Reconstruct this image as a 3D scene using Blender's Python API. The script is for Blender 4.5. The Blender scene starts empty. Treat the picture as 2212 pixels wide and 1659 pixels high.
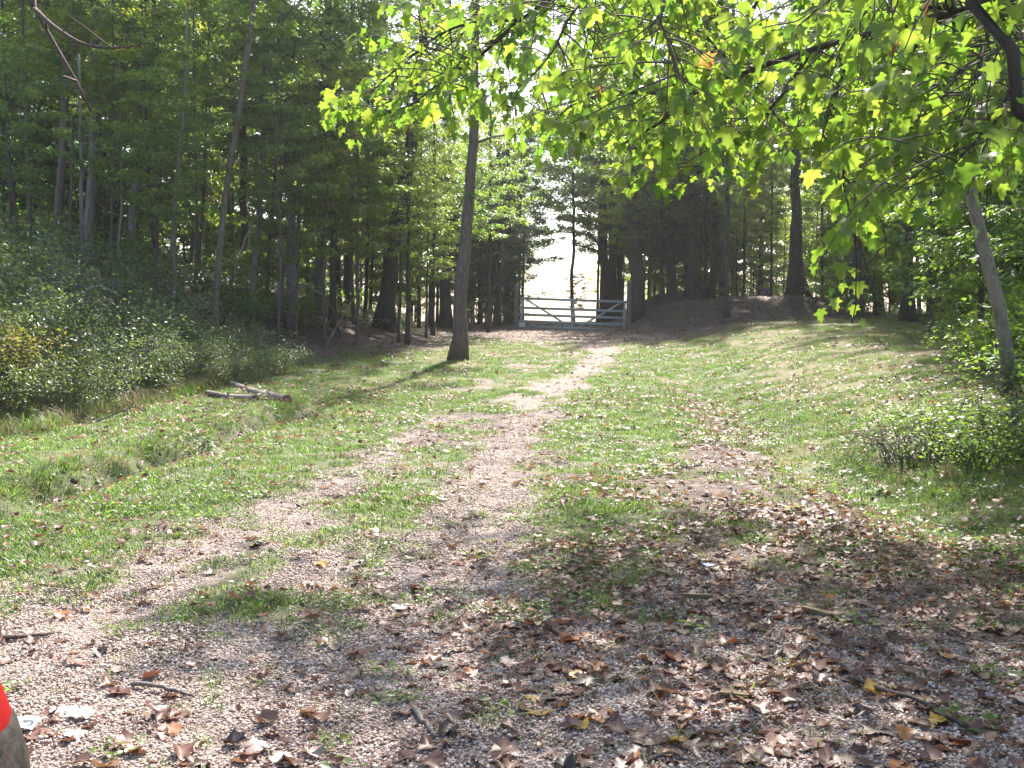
import bpy, math, random
import numpy as np
from mathutils import Vector, Matrix

random.seed(11)
RNG = np.random.default_rng(11)
R = math.radians
sc = bpy.context.scene
COL = sc.collection

# ------------------------------------------------------------------ camera, sky, sun, exposure
FPX, PCX, PCY = 2170.0, 1106.0, 829.5          # focal length and centre, in units of a 2212 x 1659 picture
EYE = 1.55
PITCH = math.atan(139.5 / FPX)
cam_d = bpy.data.cameras.new('camera')
cam_d.sensor_width = 36.0
cam_d.lens = 36.0 * FPX / 2212.0
cam_d.clip_start = 0.05
cam_d.clip_end = 3000
cam = bpy.data.objects.new('camera', cam_d)
COL.objects.link(cam)
cam.location = (0, 0, EYE)
cam.rotation_euler = (R(90) - PITCH, 0, 0)
sc.camera = cam

SUN_AZ, SUN_EL = R(13), R(49)                  # azimuth measured from the view direction (+Y), clockwise
world = bpy.data.worlds.new('World')
sc.world = world
world.use_nodes = True
wn = world.node_tree
sky = wn.nodes.new('ShaderNodeTexSky')
sky.sky_type = 'NISHITA'
sky.sun_disc = False
sky.sun_elevation = SUN_EL
sky.sun_rotation = SUN_AZ
sky.dust_density = 2.5
sky.air_density = 1.0
bg = wn.nodes['Background']
bg.inputs['Strength'].default_value = 0.12
wn.links.new(sky.outputs[0], bg.inputs[0])

sun_d = bpy.data.lights.new('sun', 'SUN')
sun_d.energy = 4.4
sun_d.angle = R(1.5)
sun_d.color = (1.0, 0.93, 0.84)
sun = bpy.data.objects.new('sun', sun_d)
COL.objects.link(sun)
SUNV = Vector((math.sin(SUN_AZ) * math.cos(SUN_EL), math.cos(SUN_AZ) * math.cos(SUN_EL), math.sin(SUN_EL)))
sun.rotation_euler = SUNV.to_track_quat('Z', 'Y').to_euler()
sun.location = (0, 0, 60)

sc.view_settings.view_transform = 'Standard'
sc.view_settings.look = 'None'
sc.view_settings.gamma = 1.0
sc.view_settings.use_curve_mapping = False
sc.view_settings.exposure = 1.8
sc.render.engine = 'CYCLES'
cy = sc.cycles
cy.max_bounces = 6
cy.diffuse_bounces = 4
cy.glossy_bounces = 2
cy.transmission_bounces = 4
cy.transparent_max_bounces = 4
cy.caustics_reflective = False
cy.caustics_refractive = False
cy.sample_clamp_indirect = 6.0
cy.use_denoising = True
cy.volume_bounces = 0
HAZE = .0005

# ------------------------------------------------------------------ pixel and terrain helpers
CP, SP = math.cos(PITCH), math.sin(PITCH)
def ray(px, py):
    u, v = (px - PCX) / FPX, -(py - PCY) / FPX
    return u, CP + v * SP, -SP + v * CP
def P(px, py, Y):
    """world point seen at picture point (px, py) at distance Y ahead"""
    dx, dy, dz = ray(px, py)
    t = Y / dy
    return Vector((dx * t, Y, EYE + dz * t))

def sstep(a, b, x):
    t = np.clip((np.asarray(x, float) - a) / (b - a), 0, 1)
    return t * t * (3 - 2 * t)
def hash2(ix, iy, s):
    h = (ix.astype(np.int64) * 374761393 + iy.astype(np.int64) * 668265263 + s * 974634777) & 0xFFFFFFFF
    h = ((h ^ (h >> 13)) * 1274126177) & 0xFFFFFFFF
    return ((h ^ (h >> 16)) & 0xFFFFFF) / float(0xFFFFFF)
def vnoise(x, y, s=0):
    x = np.asarray(x, float); y = np.asarray(y, float)
    ix, iy = np.floor(x), np.floor(y)
    fx, fy = x - ix, y - iy
    fx = fx * fx * (3 - 2 * fx); fy = fy * fy * (3 - 2 * fy)
    a, b = hash2(ix, iy, s), hash2(ix + 1, iy, s)
    c, d = hash2(ix, iy + 1, s), hash2(ix + 1, iy + 1, s)
    return (a + (b - a) * fx) * (1 - fy) + (c + (d - c) * fx) * fy
def fbm(x, y, s=0, o=3):
    v, a, t = 0, 1.0, 0
    for k in range(o):
        v = v + a * vnoise(x * 2 ** k, y * 2 ** k, s + k * 17); t += a; a *= .5
    return v / t

BY = np.array([-30, 0, 6, 12, 20, 25, 32, 41, 48, 55, 70, 120, 260, 600], float)
BZ = np.array([-.15, 0, .02, .10, .36, .54, .83, 1.15, 1.42, 1.35, -.2, -8, -22, -30], float)
def base_z(y):
    return sum(np.interp(y + d, BY, BZ) for d in (-2.0, -1.0, 0, 1.0, 2.0)) / 5.0
def hill_foot(y):
    return np.interp(y, [0, 8, 12, 17, 22, 25, 32, 38, 45, 60, 120], [-7.6, -7.0, -6.6, -5.8, -5.2, -3.9, -2.3, -2.3, -4.0, -9, -25])
def ditch_x(y):
    return np.interp(y, [0, 6, 8, 10, 13.5, 16, 20], [-4.9, -4.5, -4.2, -3.8, -3.2, -3.3, -3.9])
def swale_x(y):
    return np.interp(y, [0, 8, 10, 14, 20, 26], [3.5, 3.2, 3.0, 3.1, 3.5, 4.6])
RT = np.array([(2.0, -.75), (3.4, -.55), (5.5, -.4), (7.2, -.22), (10, -.08), (14.5, .16), (17, .6), (22.5, 1.65), (27, 2.4), (32, 2.65), (39, 2.65), (60, 2.4)])
LT = np.array([(2.0, -2.45), (3.4, -2.35), (4.8, -2.2), (6, -2.08), (7.7, -1.85), (10, -1.45), (14.5, -1.1), (17, -.7), (22.5, .3), (27, 1.0), (32, 1.3), (39, 1.5), (60, 1.3)])
def rt_x(y): return np.interp(y, RT[:, 0], RT[:, 1])
def lt_x(y): return np.interp(y, LT[:, 0], LT[:, 1])

def H(x, y):
    x = np.asarray(x, float); y = np.asarray(y, float)
    z = base_z(y)
    d = hill_foot(y) - x
    d = np.where(d > 0, d * d / (d + .7), 0)
    hl = 0.36 * d
    hl = 7.5 * (1 - np.exp(-hl / 7.5))
    z = z + hl * (1 - .75 * sstep(60, 130, y))
    # eroded ditch beside the drive
    dx = x - ditch_x(y)
    win = sstep(4, 7, y) * (1 - sstep(16, 19, y))
    wob = (vnoise(y * 1.1, y * 0 + 3.3, 5) - .5) * .6 + (vnoise(y * 3.7, y * 0 + 8.3, 6) - .5) * .25
    z = z - .14 * win * np.exp(-((dx + wob) / .24) ** 2)
    z = z + .11 * win * sstep(-.02, -.30, dx + wob) * (1 - sstep(-.4, -2.4, dx + wob))
    # swale and lawn that climbs beside it
    sx = x - swale_x(y)
    wr = sstep(3, 8, y)
    z = z - .10 * wr * (1 - sstep(22, 30, y)) * np.exp(-(sx / .45) ** 2)
    lat = np.where(sx > 0, .62 * sstep(0.0, 4.2, sx) + .035 * np.maximum(sx - 3.5, 0), 0) * wr * (1 - .35 * sstep(32, 40, y))
    # mound with trees on it beyond the lawn
    m = sstep(4.6, 7.2, x) * (1 - .75 * sstep(12.2, 15.5, x)) * sstep(36.3, 41, y) * (1 - sstep(58, 80, y)) * 1.15
    z = z + np.maximum(lat, 0) * (1 - sstep(36, 42, y)) + np.maximum(m, lat * sstep(36, 42, y) * .8 * (1 - sstep(60, 110, y)))
    z = z + m * (fbm(x * .7 + 5, y * .7, 61, 3) - .45) * .55
    # wheel tracks, lumps
    for tx in (rt_x(y), lt_x(y)):
        z = z - .035 * np.exp(-((x - tx) / .35) ** 2) * (1 - sstep(30, 45, y))
    z = z + (fbm(x * .55, y * .55, 3, 3) - .5) * .16 * sstep(2.0, 5, np.abs(x + .3)) + (fbm(x * 1.9, y * 1.9, 9, 3) - .5) * .05
    return z
def Hs(x, y): return float(H(np.array([x]), np.array([y]))[0])
def G(px, py):
    """ground point under a picture point"""
    dx, dy, dz = ray(px, py)
    ts = np.concatenate([np.arange(1.5, 20, .05), np.arange(20, 90, .2)])
    zz = EYE + dz * ts - H(dx * ts, dy * ts)
    k = int(np.argmax(zz < 0)) if (zz < 0).any() else len(ts) - 1
    t = ts[k]
    return Vector((dx * t, dy * t, Hs(dx * t, dy * t)))
def at_px(px, Y): return (px - PCX) / FPX * Y

# zones of the ground cover
def zones(x, y):
    x = np.asarray(x, float); y = np.asarray(y, float)
    n1 = fbm(x * .9, y * .9, 21, 3); n2 = fbm(x * 3.1, y * 3.1, 31, 2)
    wob = (n1 - .5) * .5
    near = 1 - sstep(3.8, 6.2, y)
    n3 = fbm(x * 1.7, y * 1.2, 131, 3)
    wid = np.interp(y, [0, 5, 9, 15, 22, 30, 45], [.8, .60, .52, .50, .46, .5, .6])
    g1 = np.exp(-((x - rt_x(y) + wob) / wid) ** 2)
    g2 = np.exp(-((x - lt_x(y) + wob) / (wid * .85)) ** 2) * np.interp(y, [0, 10, 16, 24], [1, .75, .45, .25])
    gr = np.maximum(g1, g2)
    broad = near * sstep(-4.0, -2.9, x + wob * 2) * (1 - sstep(2.0, 3.1, x + wob))
    gr = np.maximum(gr, broad * (.55 + .5 * n2))
    mid = np.exp(-((x - (rt_x(y) + lt_x(y)) / 2 - .2) / 1.9) ** 2) * sstep(.46, .68, n3) * .6 * (1 - sstep(26, 32, y))
    gr = np.maximum(gr, mid)
    gr = np.clip(gr * (.35 + 1.3 * n2 * (.4 + 1.2 * n3)), 0, 1)
    gr = gr * (1 - sstep(46, 52, y)) * (1 - sstep(10, 14, y) * (1 - sstep(26, 31, y)) * (1 - sstep(.36, .62, n3)) * .2)
    gate = sstep(27, 34, y) * (1 - sstep(2.6, 3.4, np.abs(x - 2.6))) * .5
    gr = np.clip(np.maximum(gr, gate * (.4 + n2)), 0, 1)
    # leaf litter
    edge = np.interp(y, [2, 6, 8.2, 9.3, 12, 15, 20], [3.6, 3.2, 3.0, 2.6, 2.9, 3.1, 3.4])
    wl = np.interp(y, [2, 6, 9.3, 10.5, 15, 20], [3.1, 2.6, 1.3, .7, .45, .3])
    li = sstep(edge - wl - .7, edge - wl + .5, x + wob) * (1 - sstep(edge - .25, edge + .35, x + wob)) * (1 - sstep(17, 22, y))
    li = li * (.45 + .9 * n1)
    fl = sstep(-.3, 1.2, hill_foot(y) - x + wob * 2) * sstep(16, 22, y)
    fl = np.maximum(fl, sstep(-2.2, .3, hill_foot(y) - x + wob * 3) * sstep(24, 29, y) * .8)
    rb = sstep(30, 36, y + wob * 3) * sstep(3.8, 6, x) * (.25 + 1.2 * sstep(.35, .6, n2))
    rw = sstep(.2, 1.6, x - np.interp(y, [5, 9, 12, 16, 22, 30, 36], [4.3, 5.0, 5.3, 6.9, 9.5, 12.5, 15]) + wob)
    li = np.clip(np.maximum.reduce([li, fl, rb, rw, sstep(29, 35, y) * (.35 + .5 * n1)]), 0, 1)
    mo = sstep(.6, 1.8, x - swale_x(y)) * sstep(9, 12, y) * (.6 + .6 * n1)
    mo = np.maximum(mo, sstep(.54, .72, n1) * (1 - gr) * sstep(7, 10, y))
    mo = np.maximum(mo, sstep(24, 27, y) * (.35 + .4 * n2))
    ga = np.clip((1 - gr * 1.15) * (1 - li * .85) * (.55 + .75 * n2), 0, 1)
    ga = ga * (1 - .6 * np.clip(mo, 0, 1) * (mo > .4)) * (1 - sstep(34, 44, y) * .6)
    ga = ga * (1 - .55 * near * broad)
    return np.clip(gr, 0, 1), ga, np.clip(mo, 0, 1), li

# ------------------------------------------------------------------ mesh helpers
def mesh_from(name, V, F, mats=(), smooth=True, attrs=None, fmat=None):
    """V (n,3), F list of index arrays with equal width each: (m,3) or (m,4)"""
    V = np.asarray(V, np.float32)
    Fs = [np.asarray(f, np.int32) for f in (F if isinstance(F, (list, tuple)) else [F]) if len(f)]
    me = bpy.data.meshes.new(name)
    me.vertices.add(len(V)); me.vertices.foreach_set('co', V.ravel())
    nl = sum(f.size for f in Fs); npoly = sum(len(f) for f in Fs)
    me.loops.add(nl); me.polygons.add(npoly)
    me.loops.foreach_set('vertex_index', np.concatenate([f.ravel() for f in Fs]))
    tot = np.concatenate([np.full(len(f), f.shape[1], np.int32) for f in Fs])
    me.polygons.foreach_set('loop_start', np.concatenate([[0], np.cumsum(tot)[:-1]]).astype(np.int32))
    if fmat is not None: me.polygons.foreach_set('material_index', np.asarray(fmat, np.int32))
    for m in mats: me.materials.append(m)
    me.update(calc_edges=True)
    me.polygons.foreach_set('use_smooth', np.full(npoly, smooth, bool))
    for k, a in (attrs or {}).items():
        a = np.asarray(a, np.float32)
        if a.ndim == 1:
            at = me.attributes.new(k, 'FLOAT', 'POINT'); at.data.foreach_set('value', a)
        else:
            at = me.attributes.new(k, 'FLOAT_COLOR', 'POINT'); at.data.foreach_set('color', a.ravel())
    me.validate(clean_customdata=False)
    return me

class MB:
    """collects tubes, boxes and templates into one mesh"""
    def __init__(s): s.V = []; s.T = []; s.Q = []; s.tm = []; s.qm = []; s.n = 0; s.rn = []
    def add(s, V, T=(), Q=(), mat=0, rnd=0.5):
        V = np.asarray(V, float)
        s.V.append(V)
        s.rn.append(np.broadcast_to(np.asarray(rnd, float), (len(V),)))
        if len(T): s.T.append(np.asarray(T) + s.n); s.tm.append(np.full(len(T), mat))
        if len(Q): s.Q.append(np.asarray(Q) + s.n); s.qm.append(np.full(len(Q), mat))
        s.n += len(V)
    def tube(s, pts, rad, sides=8, mat=0, cap=True, rnd=.5, lump=0.0, rough_seed=None):
        pts = np.asarray(pts, float); n = len(pts)
        rad = np.broadcast_to(np.asarray(rad, float), (n,))
        tan = np.gradient(pts, axis=0)
        tan /= np.maximum(np.linalg.norm(tan, axis=1, keepdims=True), 1e-9)
        ref = np.array([0, 0, 1.0]) if abs(tan[:, 2]).mean() < .8 else np.array([1.0, 0, 0])
        a = np.cross(tan, ref); a /= np.maximum(np.linalg.norm(a, axis=1, keepdims=True), 1e-9)
        b = np.cross(tan, a)
        th = np.linspace(0, 2 * np.pi, sides, endpoint=False)
        rr = rad[:, None] * np.ones(sides)[None]
        if lump:
            rg = np.random.default_rng(rough_seed or 1)
            rr = rr * (1 + lump * (rg.random((n, sides)) - .5) + lump * (rg.random((1, sides)) - .5) + lump * .6 * (rg.random((n, 1)) - .5))
        V = pts[:, None] + rr[..., None] * (np.cos(th)[None, :, None] * a[:, None] + np.sin(th)[None, :, None] * b[:, None])
        V = V.reshape(-1, 3)
        i = np.arange(n - 1)[:, None] * sides; j = np.arange(sides)[None]; k = (j + 1) % sides
        Q = np.stack([i + j, i + k, i + sides + k, i + sides + j], -1).reshape(-1, 4)
        T = []
        if cap:
            V = np.vstack([V, pts[0], pts[-1]])
            c0, c1 = n * sides, n * sides + 1
            for q in range(sides):
                T.append((c0, (q + 1) % sides, q)); T.append((c1, (n - 1) * sides + q, (n - 1) * sides + (q + 1) % sides))
        s.add(V, T, Q, mat, rnd)
    def box(s, lo, hi, mat=0, rnd=.5, jit=0.0):
        lo, hi = np.array(lo, float), np.array(hi, float)
        V = np.array([[x, y, z] for z in (lo[2], hi[2]) for y in (lo[1], hi[1]) for x in (lo[0], hi[0])])
        if jit: V = V + (RNG.random(V.shape) - .5) * jit
        s.add(V, (), [(0, 2, 3, 1), (4, 5, 7, 6), (0, 1, 5, 4), (2, 6, 7, 3), (0, 4, 6, 2), (1, 3, 7, 5)], mat, rnd)
    def bake(s, tmpl, pos, frames, scale, mat=0, rnd=None):
        """many copies of a template (V, T) at pos (n,3), frames (n,3,3 rows = local axes), scale (n,)"""
        tv, tt = tmpl
        n = len(pos)
        V = np.einsum('vk,nkj->nvj', tv, frames) * np.asarray(scale).reshape(n, 1, 1) + pos[:, None]
        T = (tt[None] + (np.arange(n) * len(tv))[:, None, None]).reshape(-1, 3)
        rn = np.repeat(RNG.random(n) if rnd is None else rnd, len(tv))
        s.add(V.reshape(-1, 3), T, (), mat, rn)
    def mesh(s, name, mats, smooth=True):
        V = np.vstack(s.V); F = []; fm = []
        if s.T: F.append(np.vstack(s.T)); fm.append(np.concatenate(s.tm))
        if s.Q: F.append(np.vstack(s.Q)); fm.append(np.concatenate(s.qm))
        return mesh_from(name, V, F, mats, smooth, {'rnd': np.concatenate(s.rn)}, np.concatenate(fm))

def link(name, me, parent=None, loc=None):
    o = bpy.data.objects.new(name, me)
    COL.objects.link(o)
    if parent is not None: o.parent = parent
    if loc is not None: o.location = loc
    return o
def tag(o, label=None, cat=None, group=None, kind=None):
    if label: o['label'] = label
    if cat: o['category'] = cat
    if group: o['group'] = group
    if kind: o['kind'] = kind
    return o
def empty(name, loc, label, cat, group=None, rz=0.0):
    o = bpy.data.objects.new(name, None)
    COL.objects.link(o)
    o.empty_display_size = .2
    o.location = loc; o.rotation_euler = (0, 0, rz)
    return tag(o, label, cat, group)
def smooth_path(pts, n):
    """Catmull-Rom through the points"""
    p = np.asarray(pts, float)
    if len(p) < 3:
        t = np.linspace(0, 1, n)[:, None]
        return p[0] + (p[-1] - p[0]) * t
    q = np.vstack([2 * p[0] - p[1], p, 2 * p[-1] - p[-2]])
    seg = np.linalg.norm(np.diff(p, axis=0), axis=1); cum = np.concatenate([[0], np.cumsum(seg)])
    out = []
    for s in np.linspace(0, cum[-1], n):
        k = min(np.searchsorted(cum, s, 'right') - 1, len(p) - 2)
        t = (s - cum[k]) / max(seg[k], 1e-9)
        a, b, c, d = q[k], q[k + 1], q[k + 2], q[k + 3]
        out.append(.5 * (2 * b + (c - a) * t + (2 * a - 5 * b + 4 * c - d) * t * t + (3 * b - a - 3 * c + d) * t ** 3))
    return np.array(out)
def frames_from(tip, nrm):
    """rows: side, tip, normal"""
    tip = tip / np.linalg.norm(tip, axis=1, keepdims=True)
    side = np.cross(tip, nrm); side /= np.maximum(np.linalg.norm(side, axis=1, keepdims=True), 1e-9)
    n2 = np.cross(side, tip)
    return np.stack([side, tip, n2], 1)

# ------------------------------------------------------------------ materials
def newmat(name):
    m = bpy.data.materials.new(name); m.use_nodes = True
    nt = m.node_tree
    b = nt.nodes['Principled BSDF']; out = nt.nodes['Material Output']
    return m, nt, b, out
def nd(nt, t, **kw):
    n = nt.nodes.new(t)
    for k, v in kw.items():
        if k in n.inputs.keys() if hasattr(n.inputs, 'keys') else False: n.inputs[k].default_value = v
        else: setattr(n, k, v)
    return n
def ramp(nt, fac, stops, interp='LINEAR'):
    r = nt.nodes.new('ShaderNodeValToRGB')
    r.color_ramp.interpolation = interp
    el = r.color_ramp.elements
    while len(el) < len(stops): el.new(.5)
    for e, (p, c) in zip(el, stops):
        e.position = p; e.color = (*c, 1) if len(c) == 3 else c
    nt.links.new(fac, r.inputs[0])
    return r.outputs[0]
def mixc(nt, fac, a, b, mode='MIX'):
    m = nt.nodes.new('ShaderNodeMix'); m.data_type = 'RGBA'; m.blend_type = mode
    for s, v in ((m.inputs[0], fac), (m.inputs[6], a), (m.inputs[7], b)):
        if isinstance(v, bpy.types.NodeSocket): nt.links.new(v, s)
        elif isinstance(v, (int, float)): s.default_value = v
        else: s.default_value = (*v, 1)
    return m.outputs[2]
def math_(nt, op, a, b=None):
    m = nt.nodes.new('ShaderNodeMath'); m.operation = op
    for s, v in ((m.inputs[0], a), (m.inputs[1], b)):
        if v is None: continue
        if isinstance(v, bpy.types.NodeSocket): nt.links.new(v, s)
        else: s.default_value = v
    return m.outputs[0]
def noise(nt, scale, detail=4, rough=.55, vec=None):
    n = nt.nodes.new('ShaderNodeTexNoise')
    n.inputs['Scale'].default_value = scale; n.inputs['Detail'].default_value = detail; n.inputs['Roughness'].default_value = rough
    if vec is not None: nt.links.new(vec, n.inputs['Vector'])
    return n.outputs[0]
def obj_vec(nt, kind='Object', scale=None):
    tc = nt.nodes.new('ShaderNodeTexCoord')
    v = tc.outputs[kind]
    if scale:
        m = nt.nodes.new('ShaderNodeMapping'); m.inputs['Scale'].default_value = scale
        nt.links.new(v, m.inputs[0]); v = m.outputs[0]
    return v
def bump(nt, h, strength, dist, b):
    bp = nt.nodes.new('ShaderNodeBump'); bp.inputs['Strength'].default_value = strength; bp.inputs['Distance'].default_value = dist
    nt.links.new(h, bp.inputs['Height']); nt.links.new(bp.outputs[0], b.inputs['Normal'])
def rnd_attr(nt, mix=.5):
    """per leaf value, shifted per object or instance"""
    a = nt.nodes.new('ShaderNodeAttribute'); a.attribute_name = 'rnd'
    oi = nt.nodes.new('ShaderNodeObjectInfo')
    s = math_(nt, 'ADD', math_(nt, 'MULTIPLY', a.outputs['Fac'], 1 - mix), math_(nt, 'MULTIPLY', oi.outputs['Random'], mix))
    return s

def leaf_mat(name, stops, tstops, trans=.5, rough=.42, spec=.5, mix=.35, grain=None):
    m, nt, b, out = newmat(name)
    f = rnd_attr(nt, mix)
    c = ramp(nt, f, stops); tc = ramp(nt, f, tstops)
    if grain:
        n = noise(nt, grain, 3)
        c = mixc(nt, math_(nt, 'MULTIPLY', n, .7), c, mixc(nt, .6, c, (.02, .015, .01)))
    nt.links.new(c, b.inputs['Base Color'])
    b.inputs['Roughness'].default_value = rough
    b.inputs['Specular IOR Level'].default_value = spec
    t = nt.nodes.new('ShaderNodeBsdfTranslucent'); nt.links.new(tc, t.inputs[0])
    mx = nt.nodes.new('ShaderNodeMixShader'); mx.inputs[0].default_value = trans
    nt.links.new(b.outputs[0], mx.inputs[1]); nt.links.new(t.outputs[0], mx.inputs[2])
    nt.links.new(mx.outputs[0], out.inputs[0])
    return m

M = {}
M['leaf_forest'] = leaf_mat('forest_leaf', [(0, (.045, .095, .028)), (.5, (.062, .132, .032)), (.85, (.095, .145, .034)), (1, (.18, .15, .035))],
                            [(0, (.18, .38, .04)), (.5, (.30, .48, .045)), (.85, (.44, .54, .05)), (1, (.6, .5, .06))], .5, .36, .8)
M['leaf_dark'] = leaf_mat('dark_leaf', [(0, (.028, .068, .032)), (.6, (.05, .095, .036)), (1, (.08, .11, .04))],
                          [(0, (.10, .24, .05)), (1, (.22, .34, .05))], .45, .42, .6)
M['leaf_lime'] = leaf_mat('lime_leaf', [(0, (.07, .13, .018)), (.6, (.10, .16, .022)), (1, (.18, .17, .03))],
                          [(0, (.30, .48, .03)), (.6, (.44, .56, .04)), (1, (.66, .55, .05))], .55, .45, .5)
M['leaf_maple'] = leaf_mat('maple_leaf', [(0, (.045, .105, .015)), (.6, (.075, .14, .018)), (1, (.11, .15, .02))],
                           [(0, (.17, .36, .03)), (.45, (.32, .51, .045)), (.8, (.42, .57, .06)), (1, (.58, .60, .09))], .54, .36, .6, .15, 9)
M['leaf_maple_orange'] = leaf_mat('orange_maple_leaf', [(0, (.30, .11, .03)), (1, (.35, .16, .04))], [(0, (.75, .30, .06)), (1, (.8, .38, .1))], .5, .5, .4)
M['leaf_shrub'] = leaf_mat('shrub_leaf', [(0, (.050, .085, .036)), (.5, (.088, .128, .055)), (.85, (.125, .145, .06)), (1, (.20, .17, .07))],
                           [(0, (.10, .20, .04)), (.6, (.20, .30, .05)), (1, (.36, .34, .06))], .4, .42, .6)
M['leaf_gold'] = leaf_mat('gold_leaf', [(0, (.08, .11, .03)), (.5, (.14, .14, .035)), (1, (.26, .18, .04))],
                          [(0, (.22, .32, .05)), (.6, (.36, .36, .06)), (1, (.52, .38, .06))], .4, .5, .4)
M['grass'] = leaf_mat('grass_blade', [(0, (.040, .088, .018)), (.4, (.068, .128, .024)), (.72, (.112, .148, .036)), (1, (.28, .21, .11))],
                      [(0, (.13, .30, .03)), (.6, (.22, .40, .04)), (1, (.42, .36, .11))], .44, .42, .45)
M['dry_grass'] = leaf_mat('dry_grass', [(0, (.13, .12, .06)), (.6, (.22, .18, .10)), (1, (.32, .25, .15))], [(0, (.2, .2, .08)), (1, (.4, .32, .16))], .35, .5, .4)
M['weed'] = leaf_mat('weed_leaf', [(0, (.05, .12, .025)), (1, (.10, .17, .03))], [(0, (.22, .42, .04)), (1, (.36, .5, .05))], .5, .4, .5)
M['litter'] = leaf_mat('dead_leaf', [(0, (.034, .016, .011)), (.25, (.095, .041, .029)), (.55, (.170, .080, .058)), (.8, (.235, .125, .096)), (.94, (.29, .19, .15)), (1, (.33, .12, .025))],
                       [(0, (.08, .035, .02)), (.5, (.28, .14, .08)), (1, (.5, .28, .12))], .28, .48, .35, .75, 60)
FL = {}
for nm, c, t in (('brown', (.155, .066, .042), (.24, .09, .05)), ('dark', (.032, .019, .015), (.05, .02, .015)), ('tan', (.22, .115, .075), (.3, .15, .08)),
                 ('pale', (.33, .24, .20), (.33, .24, .19)), ('orange', (.40, .13, .025), (.6, .2, .03)), ('yellow', (.50, .29, .03), (.65, .4, .05)), ('red', (.14, .036, .026), (.22, .05, .03))):
    FL[nm] = leaf_mat('fallen_leaf_' + nm, [(0, tuple(v * .75 for v in c)), (1, tuple(min(1, v * 1.25) for v in c))], [(0, t), (1, t)], .22, .42, .6, .9, 55)

def bark_mat(name, c0, c1, c2=None, sc_=(9, 9, 1.6), strength=.8, dist=.02):
    m, nt, b, out = newmat(name)
    v = obj_vec(nt, 'Object', sc_)
    n = noise(nt, 2.2, 7, .65, v)
    c = ramp(nt, n, [(.3, c0), (.62, c1)] + ([(.8, c2)] if c2 else []))
    oi = nt.nodes.new('ShaderNodeObjectInfo')
    hv = nt.nodes.new('ShaderNodeHueSaturation')
    nt.links.new(c, hv.inputs['Color'])
    nt.links.new(math_(nt, 'ADD', math_(nt, 'MULTIPLY', oi.outputs['Random'], .5), .75), hv.inputs['Value'])
    nt.links.new(hv.outputs[0], b.inputs['Base Color'])
    b.inputs['Roughness'].default_value = .88
    bump(nt, n, strength, dist, b)
    return m
M['bark'] = bark_mat('bark_brown', (.035, .026, .021), (.115, .088, .072))
M['bark_grey'] = bark_mat('bark_grey', (.070, .060, .054), (.20, .172, .155), (.28, .25, .225))
M['bark_dark'] = bark_mat('bark_dark', (.020, .016, .014), (.070, .055, .045))
M['bark_pale'] = bark_mat('bark_pale', (.11, .09, .07), (.25, .21, .165), (.34, .30, .25), (7, 7, 2.0), .5)
M['bark_red'] = bark_mat('bark_reddish', (.065, .046, .038), (.18, .132, .112), (.24, .185, .165))
M['twig'] = bark_mat('twig', (.035, .026, .02), (.10, .08, .06), None, (20, 20, 20), .3, .004)
M['bark_deadlimb'] = bark_mat('dead_limb_bark', (.030, .018, .014), (.085, .052, .040), None, (14, 14, 6), .5, .006)
M['deadwood'] = bark_mat('deadwood', (.07, .056, .047), (.19, .16, .14), (.27, .24, .22), (20, 20, 6), .5, .006)
M['birch'] = bark_mat('log_bark', (.10, .075, .06), (.36, .31, .27), (.48, .44, .41), (6, 6, 14), .7, .01)
M['cutwood'] = bark_mat('cut_wood', (.09, .055, .035), (.20, .13, .085), None, (30, 30, 30), .4, .004)

# ground
m, nt, b, out = newmat('ground_cover')
v = obj_vec(nt)
za = nt.nodes.new('ShaderNodeAttribute'); za.attribute_name = 'zone'
sep = nt.nodes.new('ShaderNodeSeparateColor'); nt.links.new(za.outputs['Color'], sep.inputs[0])
n_big = noise(nt, 1.3, 5, .6, v); n_mid = noise(nt, 9, 5, .6, v); n_fine = noise(nt, 60, 4, .6, v)
vor = nt.nodes.new('ShaderNodeTexVoronoi'); vor.inputs['Scale'].default_value = 62; nt.links.new(v, vor.inputs['Vector'])
sepv = nt.nodes.new('ShaderNodeSeparateColor'); nt.links.new(vor.outputs['Color'], sepv.inputs[0])
grav = ramp(nt, sepv.outputs[0], [(0, (.14, .095, .07)), (.35, (.26, .185, .15)), (.7, (.37, .28, .24)), (1, (.48, .40, .36))])
grav = mixc(nt, ramp(nt, vor.outputs['Distance'], [(.35, (0, 0, 0)), (.75, (.8, .8, .8))]), grav, (.09, .065, .05))
soil = ramp(nt, n_mid, [(.3, (.050, .038, .027)), (.7, (.115, .085, .06))])
grs = ramp(nt, n_mid, [(.25, (.042, .062, .020)), (.5, (.068, .096, .026)), (.75, (.12, .12, .042))])
grs = mixc(nt, ramp(nt, n_fine, [(.45, (0, 0, 0)), (.7, (.5, .5, .5))]), grs, (.17, .14, .08))
mos = ramp(nt, n_mid, [(.25, (.046, .054, .010)), (.5, (.098, .090, .014)), (.75, (.155, .115, .022))])
vl = nt.nodes.new('ShaderNodeTexVoronoi'); vl.inputs['Scale'].default_value = 17; nt.links.new(v, vl.inputs['Vector'])
sepl = nt.nodes.new('ShaderNodeSeparateColor'); nt.links.new(vl.outputs['Color'], sepl.inputs[0])
lit = ramp(nt, sepl.outputs[1], [(0, (.030, .018, .013)), (.5, (.070, .042, .030)), (.85, (.115, .072, .053)), (1, (.19, .135, .105))])
brk = math_(nt, 'SUBTRACT', n_mid, .5)
def zmask(s, gain=2.2):
    return ramp(nt, math_(nt, 'ADD', s, math_(nt, 'MULTIPLY', brk, .9)), [(.30, (0, 0, 0)), (.62, (1, 1, 1))])
c = soil
c = mixc(nt, zmask(sep.outputs[1]), c, grs)
c = mixc(nt, zmask(sep.outputs[2]), c, mos)
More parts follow.
